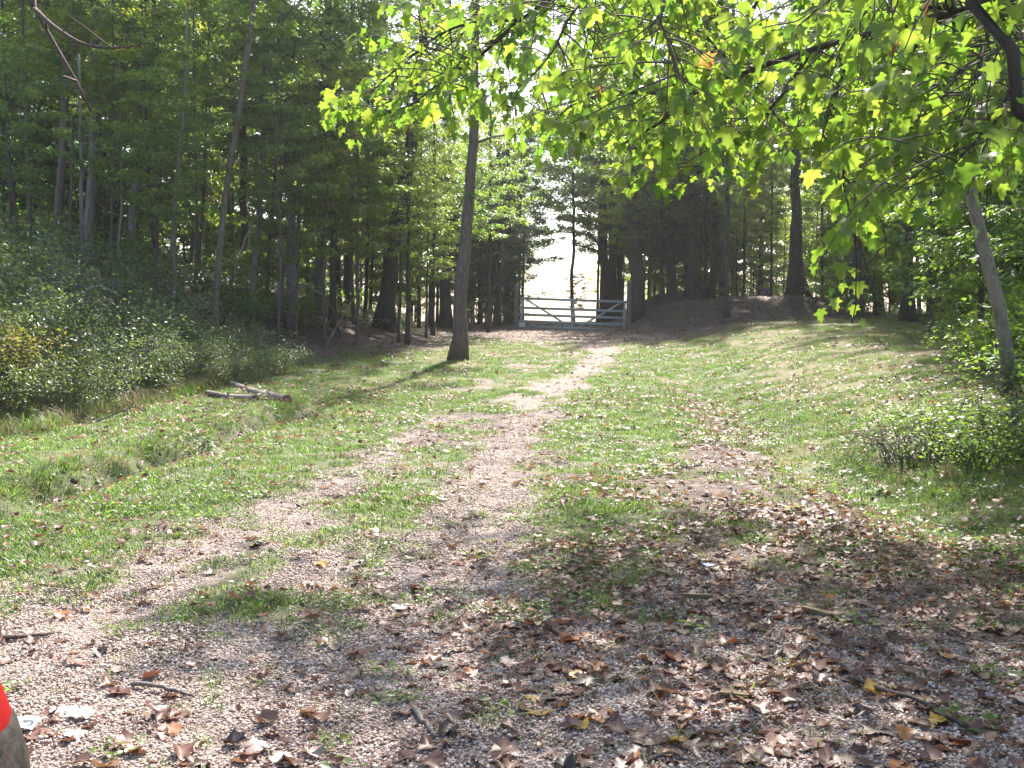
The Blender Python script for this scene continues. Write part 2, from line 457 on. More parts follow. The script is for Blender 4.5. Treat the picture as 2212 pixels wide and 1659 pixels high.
c = mixc(nt, zmask(za.outputs['Alpha']), c, lit)
c = mixc(nt, zmask(sep.outputs[0]), c, grav)
n_grit = noise(nt, 170, 3, .7, v)
c = mixc(nt, .75, c, ramp(nt, n_grit, [(.32, (.35, .33, .30)), (.5, (1, 1, 1)), (.72, (1.0, 1.0, 1.0))]), 'MULTIPLY')
nt.links.new(c, b.inputs['Base Color'])
b.inputs['Roughness'].default_value = .85
hgt = math_(nt, 'ADD', math_(nt, 'MULTIPLY', n_mid, 1.0), math_(nt, 'ADD', math_(nt, 'MULTIPLY', n_fine, .45), math_(nt, 'MULTIPLY', math_(nt, 'MULTIPLY', vor.outputs['Distance'], sep.outputs[0]), -.6)))
bump(nt, hgt, .9, .03, b)
M['ground'] = m

m, nt, b, out = newmat('gravel_stone')
f = rnd_attr(nt, .1)
c = ramp(nt, f, [(0, (.115, .077, .055)), (.25, (.24, .167, .128)), (.55, (.39, .295, .243)), (.85, (.49, .40, .345)), (1, (.59, .52, .46))])
nt.links.new(c, b.inputs['Base Color']); b.inputs['Roughness'].default_value = .55; b.inputs['Specular IOR Level'].default_value = .45
M['stone'] = m

m, nt, b, out = newmat('gate_metal')
n = noise(nt, 7, 5, .6, obj_vec(nt, 'Object', (1, 1, 6)))
nt.links.new(ramp(nt, n, [(.3, (.30, .30, .31)), (.7, (.52, .52, .54))]), b.inputs['Base Color'])
b.inputs['Metallic'].default_value = .1; b.inputs['Roughness'].default_value = .5
bump(nt, n, .2, .004, b)
M['metal'] = m
m, nt, b, out = newmat('post_wood')
n = noise(nt, 3, 6, .65, obj_vec(nt, 'Object', (14, 14, 1.5)))
nt.links.new(ramp(nt, n, [(.3, (.085, .085, .07)), (.7, (.22, .21, .18))]), b.inputs['Base Color'])
b.inputs['Roughness'].default_value = .9; bump(nt, n, .7, .01, b)
M['post'] = m
def plain(name, col, rough=.6, spec=.4, var=.25, scale=25):
    m, nt, b, out = newmat(name)
    n = noise(nt, scale, 4, .6, obj_vec(nt))
    nt.links.new(ramp(nt, n, [(.3, tuple(v * (1 - var) for v in col)), (.7, tuple(min(1, v * (1 + var)) for v in col))]), b.inputs['Base Color'])
    b.inputs['Roughness'].default_value = rough; b.inputs['Specular IOR Level'].default_value = spec
    bump(nt, n, .15, .003, b)
    return m
M['white'] = plain('white_sheet', (.75, .75, .78), .5, .4, .1)
M['ink'] = plain('dark_ink', (.05, .05, .06))
M['blue'] = plain('blue_plastic', (.10, .22, .65), .35, .5, .15)
M['purple'] = leaf_mat('purple_petal', [(0, (.22, .14, .42)), (.6, (.34, .22, .55)), (1, (.5, .38, .6))], [(0, (.3, .2, .5)), (1, (.5, .35, .6))], .4, .6, .3)
M['whitepetal'] = leaf_mat('white_petal', [(0, (.5, .48, .55)), (1, (.75, .72, .78))], [(0, (.5, .5, .55)), (1, (.6, .6, .65))], .4, .6, .3)
M['yellowpetal'] = leaf_mat('yellow_petal', [(0, (.65, .42, .02)), (1, (.75, .55, .04))], [(0, (.6, .4, .03)), (1, (.7, .5, .05))], .4, .6, .3)
M['chip'] = plain('wood_chip', (.15, .115, .06), .8, .3, .35, 30)
M['marker'] = plain('marker_stone', (.14, .075, .05), .8, .3, .35, 12)

# ------------------------------------------------------------------ the ground, one sheet
def lines(*segs):
    out = [segs[0][0]]
    for a, b_, st in segs:
        n = max(1, int(round((b_ - a) / st)))
        out += list(np.linspace(a, b_, n + 1)[1:])
    return out
ys = lines((-14, 2, .8), (2, 12, .075), (12, 30, .15), (30, 62, .32))
yy = 62.0
while yy < 330: yy *= 1.09; ys.append(yy)
xs = lines((0, 7, .085), (7, 17, .24), (17, 40, .8)); xx = 40.0
while xx < 240: xx *= 1.2; xs.append(xx)
xs = sorted(set([-v for v in xs] + xs)); ys = np.array(ys); xs = np.array(xs)
XX, YY = np.meshgrid(xs, ys)
ZZ = H(XX, YY)
gz = np.stack(zones(XX.ravel(), YY.ravel()), 1)
nx, ny = len(xs), len(ys)
i = np.arange(ny - 1)[:, None] * nx + np.arange(nx - 1)[None]
Q = np.stack([i, i + 1, i + nx + 1, i + nx], -1).reshape(-1, 4)
ground = link('ground', mesh_from('ground', np.stack([XX, YY, ZZ], -1).reshape(-1, 3), [Q], [M['ground']], True, {'zone': gz}))
tag(ground, 'gravel drive, mown grass verges, mossy lawn and wooded banks', kind='structure')

# ------------------------------------------------------------------ scattering for what nobody could count
def variants(name, meshes):
    c = bpy.data.collections.new(name)
    for k, me in enumerate(meshes):
        c.objects.link(bpy.data.objects.new('%s_%02d' % (name, k), me))
    return c
def normals(x, y, e=.05):
    gx = (H(x + e, y) - H(x - e, y)) / (2 * e); gy = (H(x, y + e) - H(x, y - e)) / (2 * e)
    n = np.stack([-gx, -gy, np.ones_like(gx)], 1)
    return n / np.linalg.norm(n, axis=1, keepdims=True)
def euler_of(Mx):
    """Mx (n,3,3) column-convention rotation matrices -> XYZ eulers"""
    sy = np.sqrt(Mx[:, 0, 0] ** 2 + Mx[:, 1, 0] ** 2)
    return np.stack([np.arctan2(Mx[:, 2, 1], Mx[:, 2, 2]), np.arctan2(-Mx[:, 2, 0], sy), np.arctan2(Mx[:, 1, 0], Mx[:, 0, 0])], 1)
def ground_rot(x, y, tilt=0.0):
    n = normals(x, y)
    if tilt: n = n + RNG.normal(0, tilt, n.shape) * np.array([1, 1, .2]); n /= np.linalg.norm(n, axis=1, keepdims=True)
    a = RNG.random(len(x)) * 2 * np.pi
    h = np.stack([np.cos(a), np.sin(a), np.zeros_like(a)], 1)
    xa = h - n * (h * n).sum(1, keepdims=True); xa /= np.linalg.norm(xa, axis=1, keepdims=True)
    ya = np.cross(n, xa)
    return euler_of(np.stack([xa, ya, n], 2))
def scatter(name, coll, pos, rot, scl, label, parent=None):
    n = len(pos)
    me = bpy.data.meshes.new(name)
    me.vertices.add(n); me.vertices.foreach_set('co', np.asarray(pos, np.float32).ravel())
    a = me.attributes.new('rot', 'FLOAT_VECTOR', 'POINT'); a.data.foreach_set('vector', np.asarray(rot, np.float32).ravel())
    a = me.attributes.new('scl', 'FLOAT', 'POINT'); a.data.foreach_set('value', np.asarray(scl, np.float32))
    a = me.attributes.new('pick', 'INT', 'POINT'); a.data.foreach_set('value', RNG.integers(0, len(coll.objects), n).astype(np.int32))
    ng = bpy.data.node_groups.new(name, 'GeometryNodeTree')
    ng.interface.new_socket('Geometry', in_out='INPUT', socket_type='NodeSocketGeometry')
    ng.interface.new_socket('Geometry', in_out='OUTPUT', socket_type='NodeSocketGeometry')
    N = ng.nodes; L = ng.links
    gi = N.new('NodeGroupInput'); go = N.new('NodeGroupOutput')
    ci = N.new('GeometryNodeCollectionInfo'); ci.inputs['Collection'].default_value = coll
    ci.inputs['Separate Children'].default_value = True; ci.inputs['Reset Children'].default_value = True
    ip = N.new('GeometryNodeInstanceOnPoints'); ip.inputs['Pick Instance'].default_value = True
    def na(t, nm):
        q = N.new('GeometryNodeInputNamedAttribute'); q.data_type = t; q.inputs[0].default_value = nm
        return q.outputs[0]
    er = N.new('FunctionNodeEulerToRotation')
    L.new(na('FLOAT_VECTOR', 'rot'), er.inputs[0])
    L.new(gi.outputs[0], ip.inputs['Points']); L.new(ci.outputs[0], ip.inputs['Instance'])
    L.new(na('INT', 'pick'), ip.inputs['Instance Index']); L.new(er.outputs[0], ip.inputs['Rotation'])
    L.new(na('FLOAT', 'scl'), ip.inputs['Scale']); L.new(ip.outputs[0], go.inputs[0])
    o = link(name, me, parent)
    md = o.modifiers.new('scatter', 'NODES'); md.node_group = ng
    tag(o, label, kind='stuff')
    return o
def jgrid(x0, x1, y0, y1, step):
    gx, gy = np.meshgrid(np.arange(x0, x1, step), np.arange(y0, y1, step))
    x = gx.ravel() + (RNG.random(gx.size) - .5) * step * 1.6; y = gy.ravel() + (RNG.random(gx.size) - .5) * step * 1.6
    k = np.abs(x) < y * .56 + 1.9                      # what the view or a step beside it can see
    return x[k], y[k]

# gravel
ico_v = np.array([(0, 0, 1), (.894, 0, .447), (.276, .851, .447), (-.724, .526, .447), (-.724, -.526, .447), (.276, -.851, .447),
                  (.724, .526, -.447), (-.276, .851, -.447), (-.894, 0, -.447), (-.276, -.851, -.447), (.724, -.526, -.447), (0, 0, -1)])
ico_t = np.array([(0, 1, 2), (0, 2, 3), (0, 3, 4), (0, 4, 5), (0, 5, 1), (1, 6, 2), (2, 7, 3), (3, 8, 4), (4, 9, 5), (5, 10, 1),
                  (6, 7, 2), (7, 8, 3), (8, 9, 4), (9, 10, 5), (10, 6, 1), (11, 7, 6), (11, 8, 7), (11, 9, 8), (11, 10, 9), (11, 6, 10)])
def gravel_patch(seed, n, rad, s0, s1):
    rg = np.random.default_rng(seed)
    mb = MB()
    r = rad * np.sqrt(rg.random(n)); a = rg.random(n) * 6.283
    for k in range(n):
        s = s0 + (s1 - s0) * rg.random() ** 2.2
        vv = ico_v * (1 + .45 * (rg.random((12, 1)) - .5)) * np.array([1, .55 + .4 * rg.random(), .38 + .35 * rg.random()]) * s
        t = rg.random() * 6.283; cx, sx = math.cos(t), math.sin(t)
        vv = vv @ np.array([[cx, sx, 0], [-sx, cx, 0], [0, 0, 1]])
        tl = (rg.random(2) - .5) * .9
        vv[:, 2] += vv[:, 0] * tl[0] + vv[:, 1] * tl[1]
        mb.add(vv + np.array([r[k] * math.cos(a[k]), r[k] * math.sin(a[k]), s * .12]), ico_t, (), 0, rg.random())
    return mb.mesh('gravel_patch', [M['stone']])
gv = variants('gravel_patch', [gravel_patch(40 + k, 330, .20, .003, .0105) for k in range(6)])
x, y = jgrid(-5, 5, 2.0, 15, .135)
z = zones(x, y)
k = RNG.random(len(x)) < np.clip((z[0] - .26) * 2.2, 0, 1) * np.interp(y, [2, 9, 15], [1, .9, .5])
k |= (RNG.random(len(x)) < .5 * sstep(.35, .6, fbm(x * 1.3, y * 1.3, 171, 3)) * (y < 6) * (x > -3) * (x < 3.4))
x, y = x[k], y[k]
scatter('gravel', gv, np.stack([x, y, H(x, y)], 1), ground_rot(x, y), .75 + .5 * RNG.random(len(x)), 'pale pinkish gravel of small stones covering the drive')

# grass
def clump(seed, n, rad, h0, h1, w, lean, mat, name):
    rg = np.random.default_rng(seed)
    V = []; T = []; rn = []
    for k in range(n):
        a, r = rg.random() * 6.283, rad * math.sqrt(rg.random())
        p = np.array([r * math.cos(a), r * math.sin(a), -.008])
        t = rg.random() * 6.283; d = np.array([math.cos(t), math.sin(t), 0]); s = np.array([-d[1], d[0], 0])
        h = h0 + (h1 - h0) * rg.random() ** 1.6; le = lean * h * (.3 + rg.random()); ww = w * (.6 + .8 * rg.random())
        b_ = 5 * k
        V += [p - s * ww, p + s * ww, p + d * le * .35 + np.array([0, 0, h * .6]) - s * ww * .8, p + d * le * .35 + np.array([0, 0, h * .6]) + s * ww * .8, p + d * le + np.array([0, 0, h * (.95 - .25 * rg.random())])]
        T += [(b_, b_ + 1, b_ + 3), (b_, b_ + 3, b_ + 2), (b_ + 2, b_ + 3, b_ + 4)]
        rn += [rg.random()] * 5
    return mesh_from(name, V, [T], [mat], True, {'rnd': rn})
gc = variants('grass_clump', [clump(60 + k, 70, .13, .02, .075, .0028, 1.2, M['grass'], 'grass_clump') for k in range(5)])
parts = []
for x0, x1, y0, y1, st in ((-6, 6, 3.2, 9, .085), (-9, 9, 9, 18, .12), (-10, 14, 18, 36, .21)):
    x, y = jgrid(x0, x1, y0, y1, st)
    z = zones(x, y)
    k = RNG.random(len(x)) < np.clip((z[1] - .14) * 1.15, 0, 1) * np.where(y < 4.8, .45, 1) * (.5 + .95 * sstep(.3, .62, fbm(x * 2.6, y * 2.6, 55, 3)))
    parts.append((x[k], y[k], np.full(k.sum(), st)))
x = np.concatenate([p[0] for p in parts]); y = np.concatenate([p[1] for p in parts]); st = np.concatenate([p[2] for p in parts])
scatter('grass', gc, np.stack([x, y, H(x, y)], 1), ground_rot(x, y), (.65 + .75 * RNG.random(len(x))) * np.interp(st, [.085, .21], [.85, 1.25]), 'short green grass of the verges and the strip between the wheel tracks')
# brighter longer tufts beside the shrub
tg = variants('tall_grass', [clump(80 + k, 60, .16, .10, .30, .0038, .9, M['grass'], 'tall_grass') for k in range(3)] + [clump(90 + k, 45, .16, .12, .38, .003, 1.1, M['dry_grass'], 'tall_grass') for k in range(2)])
x, y = jgrid(-12, 8, 5, 22, .16)
ed = np.interp(y, [5, 9, 12], [3.25, 3.1, 3.6])
right = sstep(0, .5, x - ed) * (y < 11.5) * (x < 7)
dl = hill_foot(y) + .5 - x
left = sstep(-.25, .15, dl) * (1 - sstep(1.2, 2.6, dl)) * (y > 8)
dd = x - ditch_x(y)
dit = np.exp(-((dd + .25) / .2) ** 2) * (y > 6) * (y < 16) * .55
k = RNG.random(len(x)) < np.clip(np.maximum.reduce([right * .55, left * .75, dit]), 0, 1)
x, y = x[k], y[k]
sc_t = np.where(x > 0, .45, np.where(np.abs(x - ditch_x(y)) < .8, .5, 1.0))
scatter('tall_grass', tg, np.stack([x, y, H(x, y)], 1), ground_rot(x, y), sc_t * (.6 + .6 * RNG.random(len(x))), 'rank grass along the ditch, the thicket edge and the verge')

# low broad-leaved weeds
def weed(seed, n, rad, ls, mat, h=.05):
    rg = np.random.default_rng(seed)
    tv = np.array([(0, 0, 0), (.30, .35, .06), (.26, .72, .03), (0, 1, -.05), (-.26, .72, .03), (-.30, .35, .06)])
    tt = np.array([(0, 1, 2), (0, 2, 3), (0, 3, 4), (0, 4, 5)])
    a = rg.random(n) * 6.283; r = rad * np.sqrt(rg.random(n))
    pos = np.stack([r * np.cos(a), r * np.sin(a), .008 + h * rg.random(n)], 1)
    t = rg.random(n) * 6.283
    tip = np.stack([np.cos(t), np.sin(t), .1 + .4 * (rg.random(n) - .3)], 1)
    nr = np.stack([rg.normal(0, .3, n), rg.normal(0, .3, n), np.ones(n)], 1)
    mb = MB(); mb.bake((tv, tt), pos, frames_from(tip, nr), ls * (.5 + rg.random(n)), 0, rg.random(n))
    return mb.mesh('weed', [mat])
wv = variants('weed', [weed(100 + k, 26, .09, .028, M['weed'], .035) for k in range(4)])
x, y = jgrid(-7, 7, 3.2, 15, .16)
z = zones(x, y)
k = RNG.random(len(x)) < np.clip(z[1] * .62, 0, 1) * np.interp(y, [3, 6, 15], [.5, 1, .7]) * sstep(.42, .6, fbm(x * 1.4, y * 1.4, 77, 2)) + .02
x, y = x[k], y[k]
scatter('weeds', wv, np.stack([x, y, H(x, y)], 1), ground_rot(x, y), .6 + .8 * RNG.random(len(x)), 'low broad-leaved weeds and clover growing through the grass')

# dead leaves
def maple_tmpl(fold=.25, curl=.3, wob=0.0, seed=0, lobes=1.0):
    """maple leaf, base at the origin, tip at y = 1"""
    half = [(.12, -.07), (.36, -.03), (.30, .13), (.62, .36), (.50, .42), (.30, .42), (.24, .55), (.28, .72), (.10, .80)]
    if lobes < 1: half = [(hx * lobes + ox * (1 - lobes), hy * lobes + oy * (1 - lobes)) for (hx, hy), (ox, oy) in zip(half, [(.10, .0), (.25, .05), (.36, .18), (.43, .32), (.44, .44), (.40, .56), (.33, .68), (.24, .79), (.13, .90)])]
    rg = np.random.default_rng(seed)
    o = [(0, 0)] + [(x_ * (1 + wob * (rg.random() - .5)), y_ * (1 + wob * (rg.random() - .5))) for x_, y_ in half] + [(0, 1.0)]
    o += [(-x_ * (1 + wob * (rg.random() - .5)), y_ * (1 + wob * (rg.random() - .5))) for x_, y_ in reversed(half)]
    V = np.array([(0, .34)] + o)
    x_, y_ = V[:, 0], V[:, 1]
    zz = fold * np.abs(x_) - curl * (y_ - .3) ** 2 - .25 * curl * x_ ** 2 + wob * .25 * (rg.random(len(V)) - .5)
    n = len(o)
    T = np.array([(0, 1 + k_, 1 + (k_ + 1) % n) for k_ in range(n)])
    return np.column_stack([x_, y_, zz]), T
def dead_tmpl(seed):
    rg = np.random.default_rng(seed)
    tv, tt = maple_tmpl(rg.uniform(-.25, .4), rg.uniform(-.5, .5), .35, seed, rg.uniform(.1, .7))
    tv = tv - np.array([0, .42, 0])
    ax = rg.random() * 3.14; c_, s_ = math.cos(ax), math.sin(ax)
    q = tv[:, 0] * c_ + tv[:, 1] * s_
    kc = rg.uniform(.1, 1.5) if seed % 4 else 2.0                                   # rolled along one axis
    tv[:, 2] += kc * q * q * .55
    tv[:, :2] -= np.outer(q * np.abs(q) * kc * .22, (c_, s_))
    tv[:, 2] -= tv[:, 2].min()
    return tv, tt
def dead_leaf_mesh(seed, mat):
    tv, tt = dead_tmpl(seed)
    return mesh_from('dead_leaf', tv, [tt], [mat], True, {'rnd': np.full(len(tv), (seed * .37) % 1)})
dv = variants('dead_leaf', [dead_leaf_mesh(200 + k, M['litter']) for k in range(14)])
parts = []
for x0, x1, y0, y1, st, dens in ((-5, 6, 2.6, 8, .048, 1.0), (-8, 9, 8, 18, .085, .9), (-14, 16, 18, 50, .17, .75)):
    x, y = jgrid(x0, x1, y0, y1, st)
    z = zones(x, y)
    pr = np.clip(z[3] * 1.35, 0, 1) * dens + .04 + .27 * sstep(6, 10, y) + .30 * sstep(-1.8, .4, x) * (1 - sstep(5, 8.5, y)) + .10 * (y < 7)
    pr *= (.22 + 1.35 * sstep(.38, .64, fbm(x * 2.2, y * 2.2, 91, 3)))
    k = RNG.random(len(x)) < pr
    parts.append((x[k], y[k], np.full(k.sum(), st)))
x = np.concatenate([p[0] for p in parts]); y = np.concatenate([p[1] for p in parts]); st = np.concatenate([p[2] for p in parts])
scatter('leaf_litter', dv, np.stack([x, y, H(x, y) + .004 + .06 * zones(x, y)[1] * (y > 4.5)], 1), ground_rot(x, y, .22), (.022 + .048 * RNG.random(len(x)) ** 1.5) * np.interp(st, [.048, .085, .17], [1.1, 1.3, 1.6]), 'brown leaf litter strewn over the drive, verges and banks')

ug = variants('undergrowth', [weed(130 + k, 34, .40, .085, M['leaf_forest'], .32) for k in range(4)])
x, y = jgrid(-22, 20, 17, 50, .42)
z = zones(x, y)
d_ = hill_foot(y) - x
k = RNG.random(len(x)) < np.maximum(sstep(.3, 2.5, d_) * .75, sstep(12, 14, x) * .5) * sstep(.35, .6, fbm(x * .5, y * .5, 141, 2))
x, y = x[k], y[k]
scatter('undergrowth', ug, np.stack([x, y, H(x, y)], 1), ground_rot(x, y), .5 + .9 * RNG.random(len(x)), 'low leafy undergrowth on the wooded slope')
x, y = jgrid(-4, 4.5, 2.6, 9, .042)
z = zones(x, y)
k = RNG.random(len(x)) < (.10 + .35 * sstep(-2, 1, x) + .2 * z[3]) * (.3 + 1.2 * sstep(.35, .65, fbm(x * 2.5, y * 2.5, 191, 2)))
x, y = x[k], y[k]
scatter('leaf_fragments', dv, np.stack([x, y, H(x, y) + .006], 1), ground_rot(x, y, .4), .008 + .018 * RNG.random(len(x)), 'crumbled bits of dead leaf mixed into the gravel')
tuft = variants('tuft', [clump(180 + k, 16, .05, .015, .05, .0022, 1.3, M['grass'], 'tuft') for k in range(3)] + [clump(190, 14, .05, .015, .05, .0018, 1.6, M['dry_grass'], 'tuft')])
x, y = jgrid(-4, 4.5, 2.8, 9, .09)
k = RNG.random(len(x)) < .30 * sstep(.40, .62, fbm(x * 1.8, y * 1.8, 201, 3))
x, y = x[k], y[k]
scatter('tufts', tuft, np.stack([x, y, H(x, y) + .004], 1), ground_rot(x, y), .6 + .9 * RNG.random(len(x)), 'tiny grass tufts sprouting through the gravel')
# ------------------------------------------------------------------ tree crowns shared between trees
hex_t = (np.array([(0, 0, 0), (.30, .32, .09), (.24, .68, .05), (0, 1, -.12), (-.24, .68, .05), (-.30, .32, .09)]), np.array([(0, 1, 2), (0, 2, 3), (0, 3, 4), (0, 4, 5)]))
def crown(name, seed, Rr, z0, z1, nl, per, leaf, mat, bark, shape='oval', flat=.10, spread=.30, rise=.35, lr=.022):
    rg = np.random.default_rng(seed)
    mb = MB()
    for k in range(nl):
        t = (k + rg.random()) / nl
        h = z0 + (z1 - z0) * t
        if shape == 'oval': r = Rr * (math.sin(math.pi * (.12 + .80 * t)) ** .6)
        elif shape == 'cone': r = Rr * (1.05 - t) ** .8
        else: r = Rr * (.55 + .45 * math.sin(math.pi * t))
        r *= .65 + .5 * rg.random()
        a = k * 2.39996 + rg.random() * .9
        d = np.array([math.cos(a), math.sin(a), 0]); s = np.array([-d[1], d[0], 0])
        up = rise * r * (.6 + .8 * rg.random())
        p0 = np.array([0, 0, h - up * .6]); p3 = d * r + np.array([0, 0, h + up * .25])
        pm = d * r * .5 + np.array([0, 0, h - up * .05]) + s * r * .15 * (rg.random() - .5)
        path = smooth_path([p0, pm, p3], 6)
        mb.tube(path, np.linspace(lr * (.6 + .4 * r / Rr) * (1.15 - t * .6), .004, 6), 4, 1, False)
        nt_ = 9
        cs = rg.uniform(.25, 1.05, nt_)
        base = np.array([np.interp(cs, np.linspace(0, 1, 6), path[:, j]) for j in range(3)]).T
        offs = s[None] * (rg.normal(0, 1, (nt_, 1)) * spread * r * .9 * (1.15 - .5 * cs[:, None])) + np.array([0, 0, 1.0]) * rg.normal(0, flat * 1.2, (nt_, 1)) + d * rg.normal(0, .12 * r, (nt_, 1))
        tips = base + offs
        for q in range(nt_):
            mb.tube([base[q], (base[q] + tips[q]) / 2 + np.array([0, 0, .04]), tips[q]], [.006, .004, .002], 3, 1, False)
        w = rg.integers(0, nt_, per)
        al = rg.random((per, 1))
        pos = base[w] * (1 - al) + tips[w] * al + rg.normal(0, 1, (per, 3)) * np.array([spread * .46, spread * .46, flat * .7])
        out_ = pos - np.array([0, 0, 1]) * pos[:, 2:3]
        hd = out_ / np.maximum(np.linalg.norm(out_, axis=1, keepdims=True), .05) * .7 + rg.normal(0, .7, (per, 3)) * np.array([1, 1, .2]) + np.array([0, 0, -.35])
        nr = rg.normal(0, .42, (per, 3)) + np.array([0, 0, 1])
        mb.bake(hex_t, pos, frames_from(hd, nr), leaf * (.6 + .7 * rg.random(per)), 0, rg.random(per))
    return mb.mesh(name, [mat, bark])
CR = {}
for k in range(3):
    CR['canopy%d' % k] = crown('canopy_crown', 300 + k, 3.4, 0, 10.5, 42, 250, .15, M['leaf_forest'], M['bark'], 'oval', .13, .28)
for k in range(3):
    CR['under%d' % k] = crown('understory_crown', 310 + k, 2.0, 0, 4.8, 26, 190, .115, M['leaf_forest'], M['bark'], 'disc', .07, .26, .22, .014)
for k in range(2):
    CR['sap%d' % k] = crown('sapling_crown', 320 + k, 1.1, 0, 2.6, 16, 110, .095, M['leaf_forest'], M['bark'], 'disc', .06, .20, .25, .009)
CR['dark0'] = crown('dark_crown', 330, 2.3, 0, 8.5, 46, 300, .10, M['leaf_dark'], M['bark_dark'], 'cone', .12, .24, .12, .018)
CR['dark1'] = crown('dark_crown', 331, 2.6, 0, 6.5, 40, 300, .11, M['leaf_dark'], M['bark_dark'], 'oval', .12, .26, .12, .018)
CR['lime0'] = crown('lime_crown', 340, 2.2, 0, 5.5, 28, 200, .12, M['leaf_lime'], M['bark'], 'disc', .09, .28, .25, .016)
CR['lime1'] = crown('lime_crown', 341, 3.0, 0, 8.0, 36, 240, .14, M['leaf_lime'], M['bark'], 'oval', .12, .32, .3, .02)
CR['sparse0'] = crown('sparse_crown', 350, 2.2, 0, 6, 16, 130, .13, M['leaf_forest'], M['bark'], 'oval', .12, .3, .3, .02)
CR['near0'] = crown('near_crown', 360, 1.9, 0, 4.2, 30, 200, .10, M['leaf_forest'], M['bark'], 'disc', .10, .22, .2, .014)
CR['near1'] = crown('near_crown', 361, 1.7, 0, 4.6, 28, 210, .11, M['leaf_forest'], M['bark'], 'disc', .10, .22, .2, .014)

def trunk_mesh(pts, r0, r1, bark, seed, sides=10, n=18, flare=1.0, stubs=0):
    path = smooth_path(pts, n)
    s = np.linspace(0, 1, n)
    rg = np.random.default_rng(seed)
    rad = r0 + (r1 - r0) * s
    hgt = path[:, 2] - path[0, 2]
    rad = rad * (1 + .55 * flare * np.exp(-np.maximum(hgt, 0) / (2.2 * r0 + .05)))
    path[1:-1, :2] += rg.normal(0, r0 * .16, (n - 2, 2))
    mb = MB(); mb.tube(path, rad, sides, 0, True, .5, .10, seed)
    for _ in range(stubs):
        k = rg.integers(int(n * .25), n - 2); a = rg.random() * 6.283
        d = np.array([math.cos(a), math.sin(a), .25 + .5 * rg.random()]); L_ = (.6 + 2.0 * rg.random()) * (.4 + r0 * 4)
        q = smooth_path([path[k], path[k] + d * L_ * .5, path[k] + d * L_ + np.array([0, 0, -.15 * L_])], 6)
        mb.tube(q, np.linspace(rad[k] * .32, .006, 6), 5)
    return mb.mesh('trunk', [bark]), path
NT = [0]
def tree(name, label, Y, pts, wpx, top, crowns, bark='bark', group=None, taper=.35, stubs=2, flare=1.0, sides=10, foot=None):
    """pts: picture points up the trunk (first = foot), at distance Y; top: height of the stem above its foot;
       crowns: (variant, height above the foot, scale, dx, dy)"""
    NT[0] += 1
    fx = at_px(pts[0][0], Y) if foot is None else foot[0]
    fz = Hs(fx, Y)
    b_ = Vector((fx, Y, fz))
    loc = [np.array([0, 0, -.15])]
    for (px, py) in pts[1:]:
        q = P(px, py, Y) - b_
        loc.append(np.array([q.x, q.y + .15 * math.sin(q.z * 1.7 + NT[0]), q.z]))
    d = (loc[-1] - loc[-2]) if len(loc) > 1 else np.array([0, 0, 1.0])
    d = d / max(np.linalg.norm(d), 1e-6); d = d * .6 + np.array([0, 0, .5]); d /= np.linalg.norm(d)
    if top > loc[-1][2] + .3:
        loc.append(loc[-1] + d * (top - loc[-1][2]) / max(d[2], .5))
    r0 = wpx / 2 / FPX * Y
    e = empty(name, b_, label, 'tree', group)
    me, path = trunk_mesh(loc, r0, r0 * taper, M[bark], 1000 + NT[0], sides, 18, flare, stubs)
    link('trunk', me, e)
    for cw in crowns:
        vn, ch, s = cw[0], cw[1], cw[2]
        q = np.array([np.interp(ch, path[:, 2], path[:, j]) for j in range(2)])
        c_ = link('crown', CR[vn], e, (q[0] + (cw[3] if len(cw) > 3 else 0), q[1] + (cw[4] if len(cw) > 4 else 0), ch))
        c_.scale = (s, s, s * random.uniform(.9, 1.1)); c_.rotation_euler = (random.uniform(-.08, .08), random.uniform(-.08, .08), random.uniform(0, 6.28))
    return e

GF = 'trees of the wooded hillside'
# trees one can tell apart
tree('forest_tree', 'lone slim bare-trunked tree standing on the mossy verge before the gate', 25, [(988, 780), (1000, 600), (1012, 430), (1022, 250)], 30, 12,
     [('sparse0', 6.4, .95), ('under0', 3.0, .42, .5, .2)], 'bark_red', None, .32, 4, 1.3, 12)
tree('forest_tree', 'big dark leaning tree on the brow of the wooded bank', 32, [(828, 690), (848, 520), (876, 390), (905, 200)], 34, 15, [('canopy0', 6.5, .85), ('under1', 4.0, .6, -.8, 0)], 'bark_dark', None, .5, 4, 1.5, 12)
tree('forest_tree', 'tall straight grey-barked tree above the thicket', 26, [(192, 590), (196, 400), (203, 120), (207, 0)], 22, 17, [('canopy1', 6.3, .8)], 'bark_grey', None, .5, 2)
tree('forest_tree', 'tall brown-barked tree next to the straight grey one', 28, [(123, 560), (128, 350), (138, 100)], 19, 17, [('canopy2', 5.0, .9)], 'bark_red', None, .5, 2)
tree('forest_tree', 'stout grey tree deep in shade behind the thicket', 29, [(288, 600), (292, 400), (300, 200)], 22, 16, [('canopy0', 5.5, .85)], 'bark_grey', None, .5, 1)
tree('forest_tree', 'thin pale sapling stem rising through the thicket edge', 23, [(373, 690), (382, 450), (392, 250)], 10, 8.0, [('under2', 2.6, .75)], 'bark_pale', None, .4, 2)
tree('forest_tree', 'brown tree whose stem bends sideways on the wooded slope', 24, [(464, 705), (474, 560), (490, 400), (520, 230), (535, 100), (545, 0)], 14, 14, [('canopy1', 6.8, .7)], 'bark_red', None, .55, 2)
tree('forest_tree', 'straight near-black tree behind the bending brown stem', 33, [(526, 600), (526, 400), (527, 200)], 19, 16, [('canopy2', 6.5, .8)], 'bark_dark', None, .5, 1)
tree('forest_tree', 'slim mottled stem beside two leaning poles on the slope', 27, [(540, 640), (556, 470), (572, 300)], 14, 11, [('under0', 4.6, .9)], 'bark_grey', None, .45, 2)
